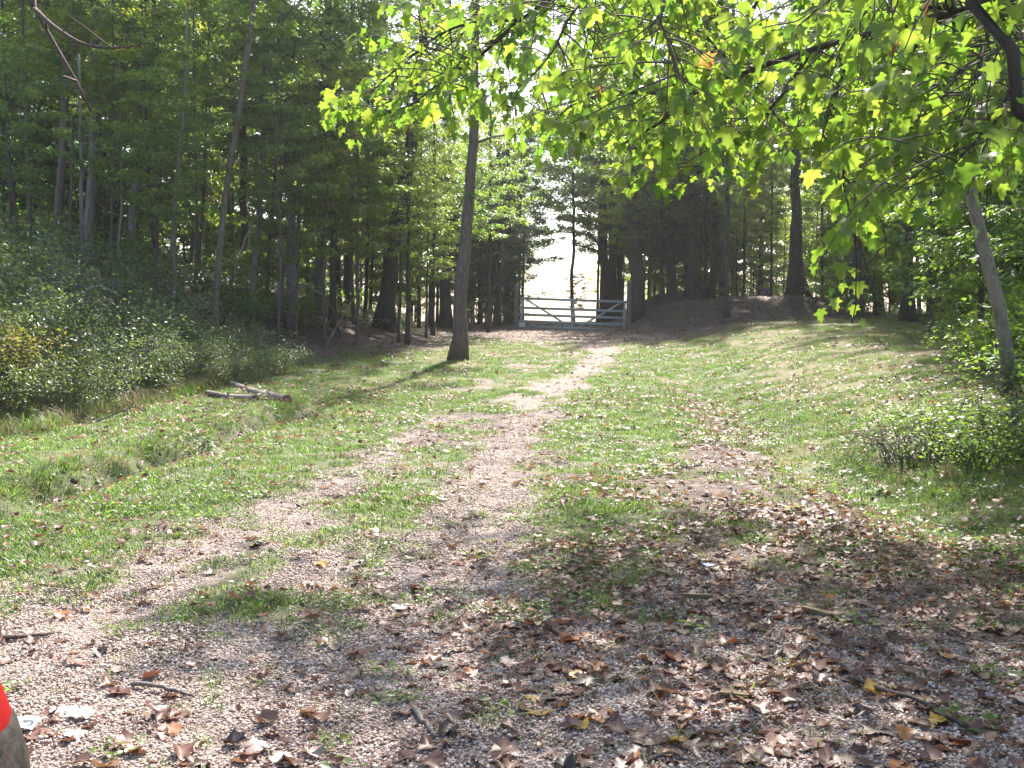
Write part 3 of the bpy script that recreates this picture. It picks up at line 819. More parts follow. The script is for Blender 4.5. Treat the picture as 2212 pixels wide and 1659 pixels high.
tree('forest_tree', 'tall grey tree halfway along the wooded slope', 31, [(692, 610), (697, 400), (703, 150), (706, 0)], 20, 17, [('canopy0', 6.2, .85)], 'bark_grey', None, .55, 3)
tree('forest_tree', 'thick dark tree just behind the lone verge tree', 43, [(963, 690), (965, 560), (966, 420)], 24, 16, [('canopy1', 4.6, .75)], 'bark_dark', None, .55, 3)
tree('forest_tree', 'slender pale stem with a crook below the dark leaning tree', 26, [(255, 605), (262, 440), (266, 330)], 8, 6.5, [('sap0', 2.4, 1.0)], 'bark_pale', None, .4, 1)
for px, Y, tilt, h in ((170, 22, 6, 5.5), (335, 27, -4, 6), (578, 30, 5, 9), (606, 25, 2, 2.4), (640, 34, 4, 9), (665, 38, -2, 9), (720, 36, 3, 9), (748, 35, 2, 8), (775, 39, -3, 9),
                       (800, 41, 4, 9), (885, 41, 2, 8), (905, 44, -2, 9), (928, 42, 3, 8), (945, 47, 0, 9), (60, 25, 4, 7), (20, 29, 3, 9), (430, 30, 3, 8), (500, 36, 2, 9)):
    cr = [] if h < 3 else [(random.choice(['sap0', 'sap1', 'under0', 'under1']), h * random.uniform(.45, .6), random.uniform(.6, .95))]
    tree('sapling', 'thin dark sapling among the crowded poles of the hillside wood' if h >= 3 else 'short broken grey stub standing at the foot of the wooded slope', Y,
         [(px, 700), (px + tilt, 560), (px + tilt * 2.2, 420)] if h >= 3 else [(px, 740), (px + 3, 600)], 8 * 28 / Y + 2, h, cr, random.choice(['bark_dark', 'bark', 'bark_grey']), 'crowded saplings of the hillside' if h >= 3 else None, .4, 1, .6, 7)
# filler of the wooded hillside
BK = {'bark': 'brown', 'bark_dark': 'blackish', 'bark_grey': 'grey'}
CN = {'c': 'high-crowned', 'u': 'low-branched', 'l': 'yellow-green leaved', 'd': 'dark-leaved', 's': 'spindly'}
def forest_label(Y, X, v_, px, rg, h, cw, w=None):
    bk = rg.choice(['bark', 'bark_dark', 'bark_grey', 'bark'])
    deep = 'deep in' if Y > 48 else ('high up in' if X < -14 else 'inside the front edge of')
    lab = 'slender %s-stemmed %s tree %s the hillside wood' % (BK[bk], CN[v_[0]], deep)
    w = w or (rg.uniform(.07, .13) if h < 9 else rg.uniform(.14, .28))
    tree('forest_tree', lab, Y, [(px, 700), (px + rg.uniform(-8, 8), 500), (px + rg.uniform(-14, 14), 300)], w / Y * FPX, h, cw, bk, '%s %s %s trees of the hillside wood' % (BK[bk], CN[v_[0]], deep.split()[0]), .4, 1, 1.0, 7)
rg = random.Random(5)
for k in range(22):
    Y = rg.uniform(27, 50); X = -rg.uniform(0, 1) * (Y * .58) - 1
    if X > float(hill_foot(Y)) - 1.2: X = float(hill_foot(Y)) - rg.uniform(1.2, 9)
    if k % 3 == 0: cw = [('canopy%d' % rg.randrange(3), rg.uniform(4.0, 6.5), rg.uniform(.75, 1.0)), ('under%d' % rg.randrange(3), rg.uniform(1.8, 3.5), rg.uniform(.6, .9), rg.uniform(-1, 1), rg.uniform(-1, 1))]; h, w = rg.uniform(13, 17), rg.uniform(.16, .3)
    elif k % 3 == 1: cw = [('canopy%d' % rg.randrange(3), rg.uniform(3.5, 5.5), rg.uniform(.7, .95))]; h, w = rg.uniform(12, 16), rg.uniform(.12, .24)
    else: cw = [(rg.choice(['under0', 'under1', 'under2', 'lime0']), rg.uniform(1.0, 2.6), rg.uniform(.8, 1.1))]; h, w = rg.uniform(6, 8), rg.uniform(.07, .12)
    px = PCX + X / Y * FPX
    forest_label(Y, X, cw[0][0], px, rg, h, cw, w)
rg = random.Random(15)
for k in range(48):
    Y = rg.uniform(28, 54); f_ = float(hill_foot(Y)); lo = -Y * .56 - 3
    X = rg.uniform(lo, min(f_ - 1.0, -1))
    low = k % 6 != 5
    cw = [(rg.choice(['under0', 'under1', 'under2', 'under0', 'lime0', 'dark1']), rg.uniform(.3, 2.0), rg.uniform(1.0, 1.45))] if low else [('canopy%d' % rg.randrange(3), rg.uniform(2.5, 4.5), rg.uniform(.8, 1.05))]
    px = PCX + X / Y * FPX
    forest_label(Y, X, cw[0][0], px, rg, 7 if low else 14, cw)
for px, Y, v_, ch, s_ in ((30, 22.5, 'under0', 2.2, .65), (240, 24, 'under1', 4.6, .7), (340, 25, 'under2', 2.0, .6), (420, 26, 'under0', 4.6, .75), (600, 24.5, 'under1', 3.4, .7), (640, 26, 'under2', 2.0, .8), (700, 27, 'lime0', 3.6, .8), (770, 27.5, 'under0', 2.6, .8), (150, 24, 'lime0', 4.4, .8), (860, 30, 'under1', 2.4, .7), (920, 33, 'under2', 1.8, .8)):
    tree('understory_tree', '%s understory tree spreading layered sprays before the hillside trunks' % ('yellow-green' if v_[0] == 'l' else 'green'), Y, [(px, 690), (px + 4, 520), (px + 2, 380)], .09 / Y * FPX, ch + 4 * s_, [(v_, ch, s_)], 'bark', '%s understory trees of the hillside edge' % ('yellow-green' if v_[0] == 'l' else 'green'), .4, 1, .8, 7)
# trees round the gate and on the mound
tree('gate_tree', 'dark tree with a forked twin trunk beyond the gate', 50, [(1303, 650), (1303, 540), (1302, 400)], 22, 15, [('canopy2', 4.2, .75)], 'bark_dark', None, .6, 3)
tree('gate_tree', 'second stem of the twin dark trunks beyond the gate', 50.3, [(1322, 650), (1323, 540), (1327, 400)], 20, 15, [('canopy0', 5.5, .6)], 'bark_dark', None, .6, 2)
tree('gate_tree', 'thin crooked tree against the bright sky behind the gate', 47, [(1238, 640), (1234, 590), (1240, 540), (1238, 430)], 9, 7, [('sap1', 3.6, .9), ('lime0', .6, .35, .3, .4)], 'bark_dark', None, .5, 4, .5, 7)
tree('gate_tree', 'broad old tree right beside a gate post', 43.5, [(1374, 690), (1372, 560), (1368, 420)], 31, 17, [('canopy1', 4.5, .85), ('lime1', 3.2, .5, -.4, -.6)], 'bark', None, .6, 3, .9, 12)
tree('gate_tree', 'dense dark cedar beside the gate post with the white plate', 46, [(1098, 690), (1098, 500)], 16, 9, [('dark0', .9, .8)], 'bark_dark', None, .4, 0)
tree('gate_tree', 'tree reaching boughs over the open side of the gateway', 52, [(1108, 690), (1110, 560), (1112, 430)], 12, 11, [('under0', 4.6, 1.3, 1.7, 0), ('under2', 7.5, 1.3, 2.4, .5)], 'bark_dark', None, .5, 2)
tree('gate_tree', 'tree reaching boughs back over the gateway from the twin trunks', 54, [(1338, 690), (1336, 560), (1332, 430)], 12, 11, [('under1', 5.2, 1.3, -1.9, 0), ('lime0', 7.6, 1.2, -1.6, .5)], 'bark_dark', None, .5, 2)
tree('gate_tree', 'bushy dark evergreen between the lone verge tree and the gate', 44, [(1075, 690), (1076, 480)], 16, 8, [('dark1', 1.8, .8)], 'bark_dark', None, .4, 0)
tree('gate_tree', 'dark evergreen overhanging the shaded mound', 45, [(1450, 660), (1450, 500)], 18, 9, [('dark1', 2.0, .95)], 'bark_dark', None, .5, 0)
tree('mound_tree', 'tall dark tree at the back of the leafy mound', 44, [(1494, 662), (1494, 560), (1490, 420)], 24, 16, [('canopy0', 4.0, .75)], 'bark_dark', None, .6, 2, 1.2)
tree('mound_tree', 'thin tree at the foot of the leafy mound', 38, [(1570, 712), (1568, 560), (1572, 400)], 13, 12, [('under1', 4.2, 1.0)], 'bark', None, .5, 3, .6)
tree('mound_tree', 'narrow dark stem with a lean on the mound', 45, [(1532, 662), (1540, 590), (1546, 480)], 16, 11, [('dark1', 3.0, .7)], 'bark_dark', None, .5, 2)
tree('mound_tree', 'thick tree with flaring roots on the shoulder of the mound', 41.5, [(1730, 668), (1722, 560), (1718, 420), (1716, 250)], 24, 16, [('canopy2', 6.0, .7), ('lime0', 2.6, .55, -1.2, .5)], 'bark_dark', None, .6, 3, 1.9, 12)
tree('mound_tree', 'thin stem just before the tree with flaring roots', 40.5, [(1698, 690), (1706, 600), (1712, 500)], 13, 10, [('lime0', 2.6, .7, -.9, .3)], 'bark_dark', None, .5, 1)
tree('mound_tree', 'pale yellow-leaved young tree on the far side of the mound', 52, [(1640, 660), (1642, 540)], 12, 8, [('lime0', 1.2, .9)], 'bark', None, .5, 1)
tree('mound_tree', 'dark leafy tree over the memorial marker', 56, [(1585, 660), (1585, 500)], 16, 12, [('dark0', 1.5, 1.0)], 'bark_dark', None, .5, 1)
GR = 'trees of the wood across the lawn'
rg = random.Random(8)
RW = [(1800, 52), (1850, 46), (1893, 38), (1905, 44), (1930, 50), (1962, 34), (1985, 42), (2026, 32), (2060, 38), (2095, 30), (2130, 44), (2165, 26), (2205, 35), (2250, 30), (2320, 27), (2400, 33), (2480, 24)]
for k, (px, Y) in enumerate(RW):
    big = k % 3 == 1
    cw = [(rg.choice(['canopy0', 'canopy1', 'lime1']), rg.uniform(4.5, 6.5), rg.uniform(.9, 1.1))] if big else [(rg.choice(['under0', 'under1', 'under2', 'lime0']), rg.uniform(.8, 2.2), rg.uniform(.9, 1.2))]
    if big: cw.append((rg.choice(['under0', 'dark1', 'lime0']), rg.uniform(.8, 2.0), rg.uniform(.5, .75), rg.uniform(-1, 1), rg.uniform(-.5, 1)))
    tree('wood_tree', 'shaded leafy tree in the wood across the lawn', Y, [(px, 700), (px + rg.uniform(-8, 8), 560), (px + rg.uniform(-14, 14), 420)], rg.uniform(.14, .4) / Y * FPX if big else rg.uniform(.1, .2) / Y * FPX,
         rg.uniform(13, 16) if big else rg.uniform(6, 8), cw, rg.choice(['bark', 'bark_dark', 'bark']), GR, .5, 2, 1.2, 9)
for k in range(7):
    Y = rg.uniform(56, 75); px = rg.uniform(1400, 2300)
    tree('wood_tree', 'tall tree far behind the mound', Y, [(px, 660), (px + rg.uniform(-6, 6), 540)], rg.uniform(.2, .4) / Y * FPX, rg.uniform(11, 16),
         [(rg.choice(['canopy0', 'canopy1', 'canopy2', 'lime1', 'dark0']), rg.uniform(1.5, 4), rg.uniform(.75, 1.0))], rg.choice(['bark', 'bark_dark']), 'trees far behind the mound', .5, 1, 1.0, 7)
for px, Y, cwn, chh, s in ((1020, 62, 'canopy1', 3.5, .8), (1090, 58, 'dark0', 1.0, .9), (1010, 70, 'canopy2', 3.0, .85), (900, 60, 'canopy0', 3, .8), (960, 72, 'lime1', 2.5, .9), (1050, 78, 'lime1', 4, .9), (840, 55, 'lime1', 3.0, .8)):
    tree('wood_tree', 'leafy tree on the slope falling away beyond the gate', Y, [(px, 690), (px + 3, 560)], 12, 12, [(cwn, chh + 1.5, s)], 'bark_dark', 'trees beyond the gate', .5, 1, 1.0, 7)
rg = random.Random(33)
for px, Y in ((1850, 34), (1960, 30), (2080, 24), (2180, 21), (2290, 19), (2050, 36), (2200, 28), (1900, 42), (2350, 24)):
    tree('wood_tree', 'tall high-crowned tree shading the wood across the lawn', Y, [(px, 700), (px + rg.uniform(-6, 6), 540), (px + rg.uniform(-10, 10), 380)], rg.uniform(.22, .34) / Y * FPX, 16, [('canopy%d' % rg.randrange(3), rg.uniform(5.5, 7), rg.uniform(.75, .9))], 'bark_dark', 'tall trees shading the wood', .5, 2, 1.3, 10)
rg = random.Random(21)
for k in range(30):
    px = rg.uniform(1385, 2330) ; Y = rg.uniform(47, 66) if px < 1830 else rg.uniform(31, 60)
    v_ = rg.choice(['under0', 'under1', 'under2', 'lime0', 'dark1', 'under1']); ch = rg.uniform(.2, 3.0)
    tree('wood_tree', '%s understory tree filling the wood %s' % ({'u': 'green', 'l': 'yellow-green', 'd': 'dark'}[v_[0]], 'behind the mound' if px < 1830 else 'beyond the lawn'), Y, [(px, 680), (px + rg.uniform(-6, 6), 540)],
         rg.uniform(.08, .16) / Y * FPX, ch + 4.5, [(v_, ch, rg.uniform(1.0, 1.5))], rg.choice(['bark', 'bark_dark']), '%s understory trees %s' % ({'u': 'green', 'l': 'yellow-green', 'd': 'dark'}[v_[0]], 'behind the mound' if px < 1830 else 'beyond the lawn'), .5, 1, 1.0, 7)
for px, Y, v_, ch, s_ in ((850, 52, 'under0', 1.0, 1.3), (890, 56, 'lime0', .8, 1.4), (930, 50, 'under2', 1.6, 1.2), (1000, 54, 'under1', .4, 1.3), (1040, 50, 'dark1', .8, .8), (1070, 55, 'dark0', .2, .8), (1390, 60, 'lime0', 1.6, 1.3), (1345, 56, 'under2', 2.6, 1.2), (1318, 57, 'lime0', .6, .6)):
    tree('wood_tree', 'leafy understory tree on the brow beyond the gate', Y, [(px, 690), (px + 3, 560)], .12 / Y * FPX, ch + 4.5, [(v_, ch, s_)], 'bark_dark', 'understory trees beyond the gate', .5, 1, 1.0, 7)
for px, Y, v_, ch, s_ in ((1035, 46, 'dark1', 1.2, 1.0), (1075, 45, 'dark0', .4, .75), (1120, 49, 'under1', 3.0, 1.5), (1128, 47, 'dark0', 2.6, .75), (1060, 52, 'under0', 2.0, 1.5), (985, 48, 'under2', 1.6, 1.3), (1010, 56, 'under1', 4.0, 1.6),
                            (1290, 53, 'dark1', 3.6, 1.0), (1340, 48, 'dark0', 3.0, .8), (1400, 50, 'under2', 3.0, 1.4), (1330, 58, 'under0', 5.0, 1.6), (1440, 54, 'under1', 1.6, 1.6), (1480, 50, 'dark1', 2.4, 1.1), (1560, 52, 'under0', 2.2, 1.5), (1620, 58, 'under2', 4.0, 1.5)):
    tree('wood_tree', '%s tree hemming in the gateway' % ('dark evergreen' if v_[0] == 'd' else 'spreading green'), Y, [(px, 690), (px + 3, 560)], .16 / Y * FPX, ch + 5, [(v_, ch, s_)], 'bark_dark', '%s trees by the gateway' % ('dark' if v_[0] == 'd' else 'green'), .5, 1, 1.0, 7)
for px, Y, v_, ch, s_ in ((1430, 47, 'lime0', .5, 1.0), (1480, 49, 'under0', .3, 1.1), (1525, 48, 'under1', .3, 1.1), (1590, 47.5, 'lime0', 1.3, .9), (1625, 52, 'lime0', .3, 1.2), (1690, 48, 'under0', .8, 1.0), (1760, 46, 'lime0', .5, 1.0), (1810, 44, 'under1', .3, 1.0), (1865, 40, 'under2', .3, .8), (1920, 36, 'lime0', .5, .7)):
    tree('wood_tree', 'low bushy %s young tree at the back of the mound' % ('yellow-green' if v_[0] == 'l' else 'green'), Y, [(px, 670), (px + 3, 560)], .07 / Y * FPX, ch + 4 * s_, [(v_, ch, s_)], 'bark', 'bushy %s young trees behind the mound' % ('yellow-green' if v_[0] == 'l' else 'green'), .5, 1, 1.0, 7)
for px, Y, v_, ch, s_ in ((1425, 43, 'canopy0', 3.6, .75), (1520, 44.5, 'canopy2', 3.8, .8), (1605, 43, 'canopy1', 4.2, .75), (1665, 44, 'canopy0', 4.6, .7), (1775, 43, 'canopy2', 4.4, .75)):
    tree('mound_tree', 'shading tree with a full crown over the mound', Y, [(px, 670), (px + 3, 520)], .13 / Y * FPX, 12, [(v_, ch, s_)], 'bark_dark', 'full-crowned trees over the mound', .5, 2, 1.2, 9)
for px, Y, v_, ch, s_ in ((935, 35, 'canopy1', 4.2, .6), (880, 30, 'under0', 3.2, .8), (1055, 38, 'under2', 3.6, .9), (905, 37, 'under1', 2.4, .9), (790, 33, 'canopy2', 5, .7)):
    tree('bank_tree', 'leafy tree shading the brown bank behind the lone verge tree', Y, [(px, 690), (px + 3, 520)], .14 / Y * FPX, ch + 5, [(v_, ch, s_)], 'bark_dark', 'trees shading the brown bank', .5, 2, 1.0, 8)
# near trees at the edge of the lawn
tree('edge_tree', 'pale slanting trunk standing by the bushes at the lawn edge', 12.2, [(2172, 880), (2158, 740), (2138, 620), (2112, 470), (2095, 360), (2082, 250)], 28, 10, [('near1', 3.4, .75, .6, .3), ('near0', 4.8, .8)], 'bark_pale', None, .5, 3, .5, 12)
for px, Y, cwn, chh, s, lab in ((2330, 13.5, 'near0', .5, .85, 'glossy bushy young tree beside the pale slanting trunk'), (2120, 17.0, 'near0', .9, 1.0, 'leafy young tree leaning over the lawn behind the pale trunk'),
                                (2010, 23, 'near1', 1.0, 1.1, 'yellow-green young tree at the back corner of the lawn'), (2240, 16.5, 'under1', 1.6, 1.1, 'tall leafy understory tree behind the glossy young tree'),
                                (2060, 28, 'under2', 1.0, 1.15, 'dense young tree in the shade at the wood edge')):
    tree('edge_tree', lab, Y, [(px, 800), (px + 5, 600), (px - 6, 450)], .11 / Y * FPX, chh + 4.2 * s, [(cwn, chh, s)], 'bark', None, .4, 2, .6, 8)

# ------------------------------------------------------------------ shrubs
def bush(seed, Rr, h, nst, nleaf, leaf, mat, stem, arch=.6, dry=0):
    rg = np.random.default_rng(seed); mb = MB(); pts = []
    for k in range(nst):
        a = rg.random() * 6.283; r = Rr * (.25 + .75 * rg.random()); d = np.array([math.cos(a), math.sin(a), 0])
        hh = h * (.55 + .5 * rg.random()) * (1.15 - .5 * r / Rr)
        b0 = d * Rr * .35 * rg.random()
        path = smooth_path([b0 - np.array([0, 0, .05]), b0 + d * r * .35 + np.array([0, 0, hh * .75]), b0 + d * r * .8 + np.array([0, 0, hh]), b0 + d * r * 1.05 + np.array([0, 0, hh * (1 - arch * .5 * rg.random())])], 8)
        path += rg.normal(0, .02, path.shape)
        mb.tube(path, np.linspace(.009, .002, 8), 4, 1, False)
        pts.append(path[2:])
        for _ in range(3):
            i0 = rg.integers(3, 8); q = path[i0]; dv_ = rg.normal(0, 1, 3) * np.array([1, 1, .6]); dv_ = dv_ / np.linalg.norm(dv_) * rg.uniform(.12, .4)
            tw = np.array([q, q + dv_ * .5 + np.array([0, 0, .03]), q + dv_])
            mb.tube(tw, [.004, .003, .0015], 3, 1, False); pts.append(tw[1:])
    pts = np.vstack(pts)
    w = rg.integers(0, len(pts), nleaf)
    pos = pts[w] + rg.normal(0, 1, (nleaf, 3)) * np.array([.10, .10, .08])
    pos[:, 2] = np.maximum(pos[:, 2], .03)
    hd = rg.normal(0, 1, (nleaf, 3)) * np.array([1, 1, .45]) + pos * np.array([.5, .5, 0])
    nr = rg.normal(0, .5, (nleaf, 3)) + np.array([0, 0, 1])
    mb.bake(hex_t, pos, frames_from(hd, nr), leaf * (.5 + .8 * rg.random(nleaf)), 0, rg.random(nleaf))
    return mb.mesh('shrub', [mat, stem])
BU = {'thick%d' % k: bush(400 + k, 1.25, 1.35, 34, 4200, .055, M['leaf_shrub'], M['deadwood']) for k in range(3)}
BU['gold0'] = bush(410, 1.1, 1.3, 30, 3600, .055, M['leaf_gold'], M['twig'])
BU['low0'] = bush(420, .8, .6, 24, 1500, .05, M['leaf_shrub'], M['deadwood'], 1.0)
BU['low1'] = bush(421, .7, .5, 20, 1500, .045, M['weed'], M['twig'], 1.0)
BU['dry0'] = bush(422, .7, .45, 40, 350, .04, M['leaf_shrub'], M['deadwood'], 1.3)
BU['fore0'] = bush(423, .9, .8, 18, 1300, .075, M['leaf_forest'], M['twig'], .8)
BU['fore1'] = bush(424, .8, 1.1, 14, 1100, .085, M['leaf_forest'], M['twig'], .6)
def shrub(kind, X, Y, s, label, group=None, name='shrub', sz=1.0):
    o = link(name, BU[kind], None, (X, Y, Hs(X, Y) - .02))
    o.scale = (s, s, s * sz); o.rotation_euler = (0, 0, random.uniform(0, 6.28))
    return tag(o, label, 'shrub', group)
for X, Y, s, sz in ((-6.9, 13.2, .75, 1), (-7.6, 15, 1.0, 1.05), (-6.7, 16.2, .85, 1), (-8.4, 17.4, 1.1, 1.1), (-7.1, 18.2, 1.0, .95), (-6.2, 18.6, .75, .9), (-9.6, 16.2, 1.2, 1.1), (-9.3, 19.4, 1.2, 1.1), (-7.6, 20.6, 1.0, 1), (-6.4, 20.8, .8, .9),
                    (-10.8, 18.8, 1.2, 1.2), (-8.6, 22.6, 1.1, 1.0), (-10.6, 22, 1.2, 1.1), (-5.9, 22.2, .6, .8), (-6.3, 14.6, .7, .8), (-6.1, 17.2, .7, .85), (-8.3, 13.6, 1.0, 1.0), (-5.6, 19.8, .65, .8), (-5.3, 18.6, .6, .8), (-4.9, 20.6, .6, .8)):
    s, sz = s * 1.08, sz * 1.12
    row = 0 if X - float(hill_foot(Y)) > -.9 else (1 if Y < 18.5 else 2)
    shrub('thick%d' % random.randrange(3), X, Y, s, ('tangled grey-green shrub at the grassy front edge of the thicket', 'tall tangled grey-green shrub inside the thicket behind the golden one', 'tangled grey-green shrub of the thicket against the wooded slope')[row],
          ('front shrubs of the thicket', 'inner shrubs of the thicket', 'rear shrubs of the thicket')[row], 'shrub', sz)
shrub('gold0', -7.3, 13.9, 1.0, 'golden-leaved shrub at the end of the thicket')
shrub('gold0', -8.4, 15.9, .8, 'smaller yellowing shrub behind the golden one').rotation_euler.z = 2.0
shrub('low1', -5.35, 21.2, .8, 'fresh green low plant at the tip of the thicket')
for X, Y, kd, s in ((-6.6, 25, 'fore1', 1.1), (-8, 25.5, 'fore1', 1.2), (-9.5, 26, 'fore0', 1.3), (-5.9, 27.5, 'fore1', 1.1), (-11.5, 25, 'fore1', 1.3), (-7.4, 28.5, 'fore0', 1.3), (-10.5, 29, 'fore1', 1.3),
                    (-13, 28, 'fore0', 1.5), (-6, 31, 'fore0', 1.1), (-8.6, 31, 'fore1', 1.2), (-12, 24, 'fore0', 1.2)):
    shrub(kd, X, Y, s, 'shaded leafy bush on the floor of the hillside wood', 'bushes under the hillside trees')
for px, py, kd, s, lab in ((1960, 1000, 'dry0', .9, 'brown twiggy bramble patch on the verge below the lawn'), (2050, 985, 'low0', .8, 'grey-green bramble beside the twiggy patch'), (2130, 1010, 'low1', .9, 'bright green weedy bush at the wood edge'),
                           (2200, 960, 'low0', 1.0, 'bramble bush under the pale slanting trunk'), (1960, 930, 'low1', .6, 'small weedy bush at the lower corner of the lawn'), (2230, 860, 'fore0', .9, 'glossy leafy bush hiding the foot of the pale trunk'),
                           (2280, 1000, 'fore0', .8, 'broad leafy bush at the verge end'), (2080, 910, 'low1', .55, 'pale green low bush on the bare lawn edge')):
    g = G(px, py); shrub(kd, g.x, g.y, s * .95, lab)
for px, Y, s in ((2150, 14.5, .9), (2215, 13.2, 1.0), (2110, 19, .8), (2240, 18, 1.2), (2060, 24, .9), (2160, 23, 1.1)):
    X = at_px(px, Y); shrub('fore%d' % random.randrange(2), X, Y, s, 'leafy bush in the shade at the wood edge by the lawn', 'bushes along the lawn edge')
for k in range(16):
    rgk = random.Random(70 + k); px = rgk.uniform(1420, 2250); Y = rgk.uniform(50, 58) if px < 1800 else rgk.uniform(34, 46)
    X = at_px(px, Y); shrub('fore%d' % (k % 2), X, Y, rgk.uniform(1.2, 2.0), 'bush under the trees behind the mound', 'bushes behind the mound')

for k in range(26):
    rgk = random.Random(170 + k); Y = rgk.uniform(38, 60); X = rgk.uniform(-Y * .54 - 2, float(hill_foot(Y)) - 2.5)
    shrub('fore%d' % (k % 2), X, Y, rgk.uniform(1.8, 3.2), 'big dark bush closing the view along the crest of the wooded hill', 'bushes along the hill crest')
# ------------------------------------------------------------------ the gate and its posts
GY = 41.0
g0, g1 = P(1120, 706.5, GY), P(1352, 714.5, GY)
gl = (g1 - g0).length
gate = empty('farm_gate', g0, 'closed galvanised five-rail farm gate with diagonal braces across the drive', 'gate')
gate.rotation_euler = (0, math.atan2(g0.z - g1.z, g1.x - g0.x), 0)
def rail(L_, h, d):
    """ribbed hollow rail along x"""
    n = 14; th = np.linspace(0, 2 * np.pi, n, endpoint=False)
    cs = np.stack([np.sign(np.cos(th)) * np.abs(np.cos(th)) ** .6 * d, np.sign(np.sin(th)) * np.abs(np.sin(th)) ** .8 * h], 1)
    V = np.array([(x_, p[0], p[1]) for x_ in (0, L_) for p in cs])
    Q_ = [(k_, (k_ + 1) % n, n + (k_ + 1) % n, n + k_) for k_ in range(n)]
    mb = MB(); V = np.vstack([V, (0, 0, 0), (L_, 0, 0)])
    T_ = [(2 * n, (k_ + 1) % n, k_) for k_ in range(n)] + [(2 * n + 1, n + k_, n + (k_ + 1) % n) for k_ in range(n)]
    mb.add(V, T_, Q_)
    return mb.mesh('rail', [M['metal']])
rm, rm2 = rail(gl, .052, .024), rail(gl, .036, .024)
for k, h in enumerate((.03, .245, .51, .79, 1.17)):
    link('rail', rm2 if k == 0 else rm, gate, (0, 0, h))
def bar(a, b_, w, t, y):
    a, b_ = np.array(a, float), np.array(b_, float); d = (b_ - a) / np.linalg.norm(b_ - a); s = np.array([-d[1], d[0]]) * w
    c_ = [a - s, b_ - s, b_ + s, a + s]
    V = [(p[0], yy_, p[1]) for yy_ in (y - t, y + t) for p in c_]
    mb = MB(); mb.add(V, (), [(3, 2, 1, 0), (4, 5, 6, 7), (0, 1, 5, 4), (1, 2, 6, 5), (2, 3, 7, 6), (3, 0, 4, 7)])
    return mb.mesh('bar', [M['metal']], False)
for x_ in (.10, gl * .5, gl - .08): link('upright', bar((x_, .0), (x_, 1.2), .045, .010, .034), gate)
link('brace', bar((.25, 1.15), (gl * .49, .05), .038, .009, .055), gate)
link('brace', bar((gl - .22, 1.15), (gl * .55, .05), .038, .009, .055), gate)
mb = MB(); mb.box((.03, -.042, .02), (.26, -.034, .18)); pl = link('sign_plate', mb.mesh('sign_plate', [M['white']], False), gate)
pl['label'] = 'small white plate at the low corner of the gate'
mb = MB(); mb.box((.08, -.046, .085), (.19, -.043, .115)); link('lettering', mb.mesh('lettering', [M['ink']], False), pl)
mb = MB()
for k in range(7): mb.tube([np.array([.28 + .05 * k, -.03, .10 - .012 * k]), np.array([.32 + .05 * k, -.03, .09 - .012 * k])], .012, 5)
link('chain', mb.mesh('chain', [M['ink']]), gate)
def post(px, toprow, wpx, label):
    X = at_px(px, GY); z0 = Hs(X, GY); zt = P(px, toprow, GY).z; w = wpx / 2 / FPX * GY
    mb = MB(); n = 12
    pts_ = np.stack([np.linspace(0, .03, n), np.zeros(n), np.linspace(-.3, zt - z0, n)], 1)
    mb.tube(pts_, np.linspace(w * 1.05, w, n), 10, 0, True, .5, .08, int(px))
    o = link('gate_post', mb.mesh('gate_post', [M['post']]), None, (X, GY, z0))
    return tag(o, label, 'post')
post(1114, 614, 9.5, 'weathered wooden gate post standing by the white plate')
post(1357, 606, 10.5, 'weathered wooden gate post in front of the broad old tree')

# ------------------------------------------------------------------ marker with flowers on the mound
X, Y = at_px(1654, 46), 46.0
mk = empty('grave_marker', (X, Y, Hs(X, Y)), 'small brown marker decked with purple and white flowers on the mound', 'grave marker')
mb = MB(); mb.box((-.10, -.06, -.1), (.10, .06, .50), 0, .5, .02); mb.box((-.12, -.07, .50), (.12, .07, .55), 0, .5, .01)
link('stone', mb.mesh('stone', [M['marker']], False), mk)
petal = (np.array([(0, 0, 0), (.4, .4, .1), (0, 1, .05), (-.4, .4, .1)]), np.array([(0, 1, 2), (0, 2, 3)]))
def blooms(n, c0, sp, mat):
    mb = MB()
    p = c0 + RNG.normal(0, 1, (n, 3)) * np.array(sp)
    mb.bake(petal, np.repeat(p, 6, 0), frames_from(RNG.normal(0, 1, (n * 6, 3)), RNG.normal(0, 1, (n * 6, 3))), np.full(n * 6, .055))
    return mb.mesh('flower_bunch', [mat])
link('flower_bunch', blooms(34, np.array([.02, -.10, .38]), (.13, .03, .06), M['purple']), mk)
link('flower_bunch', blooms(16, np.array([-.20, -.06, .18]), (.07, .04, .07), M['whitepetal']), mk)
link('flower_bunch', blooms(10, np.array([.02, -.12, .48]), (.10, .03, .03), M['purple']), mk)

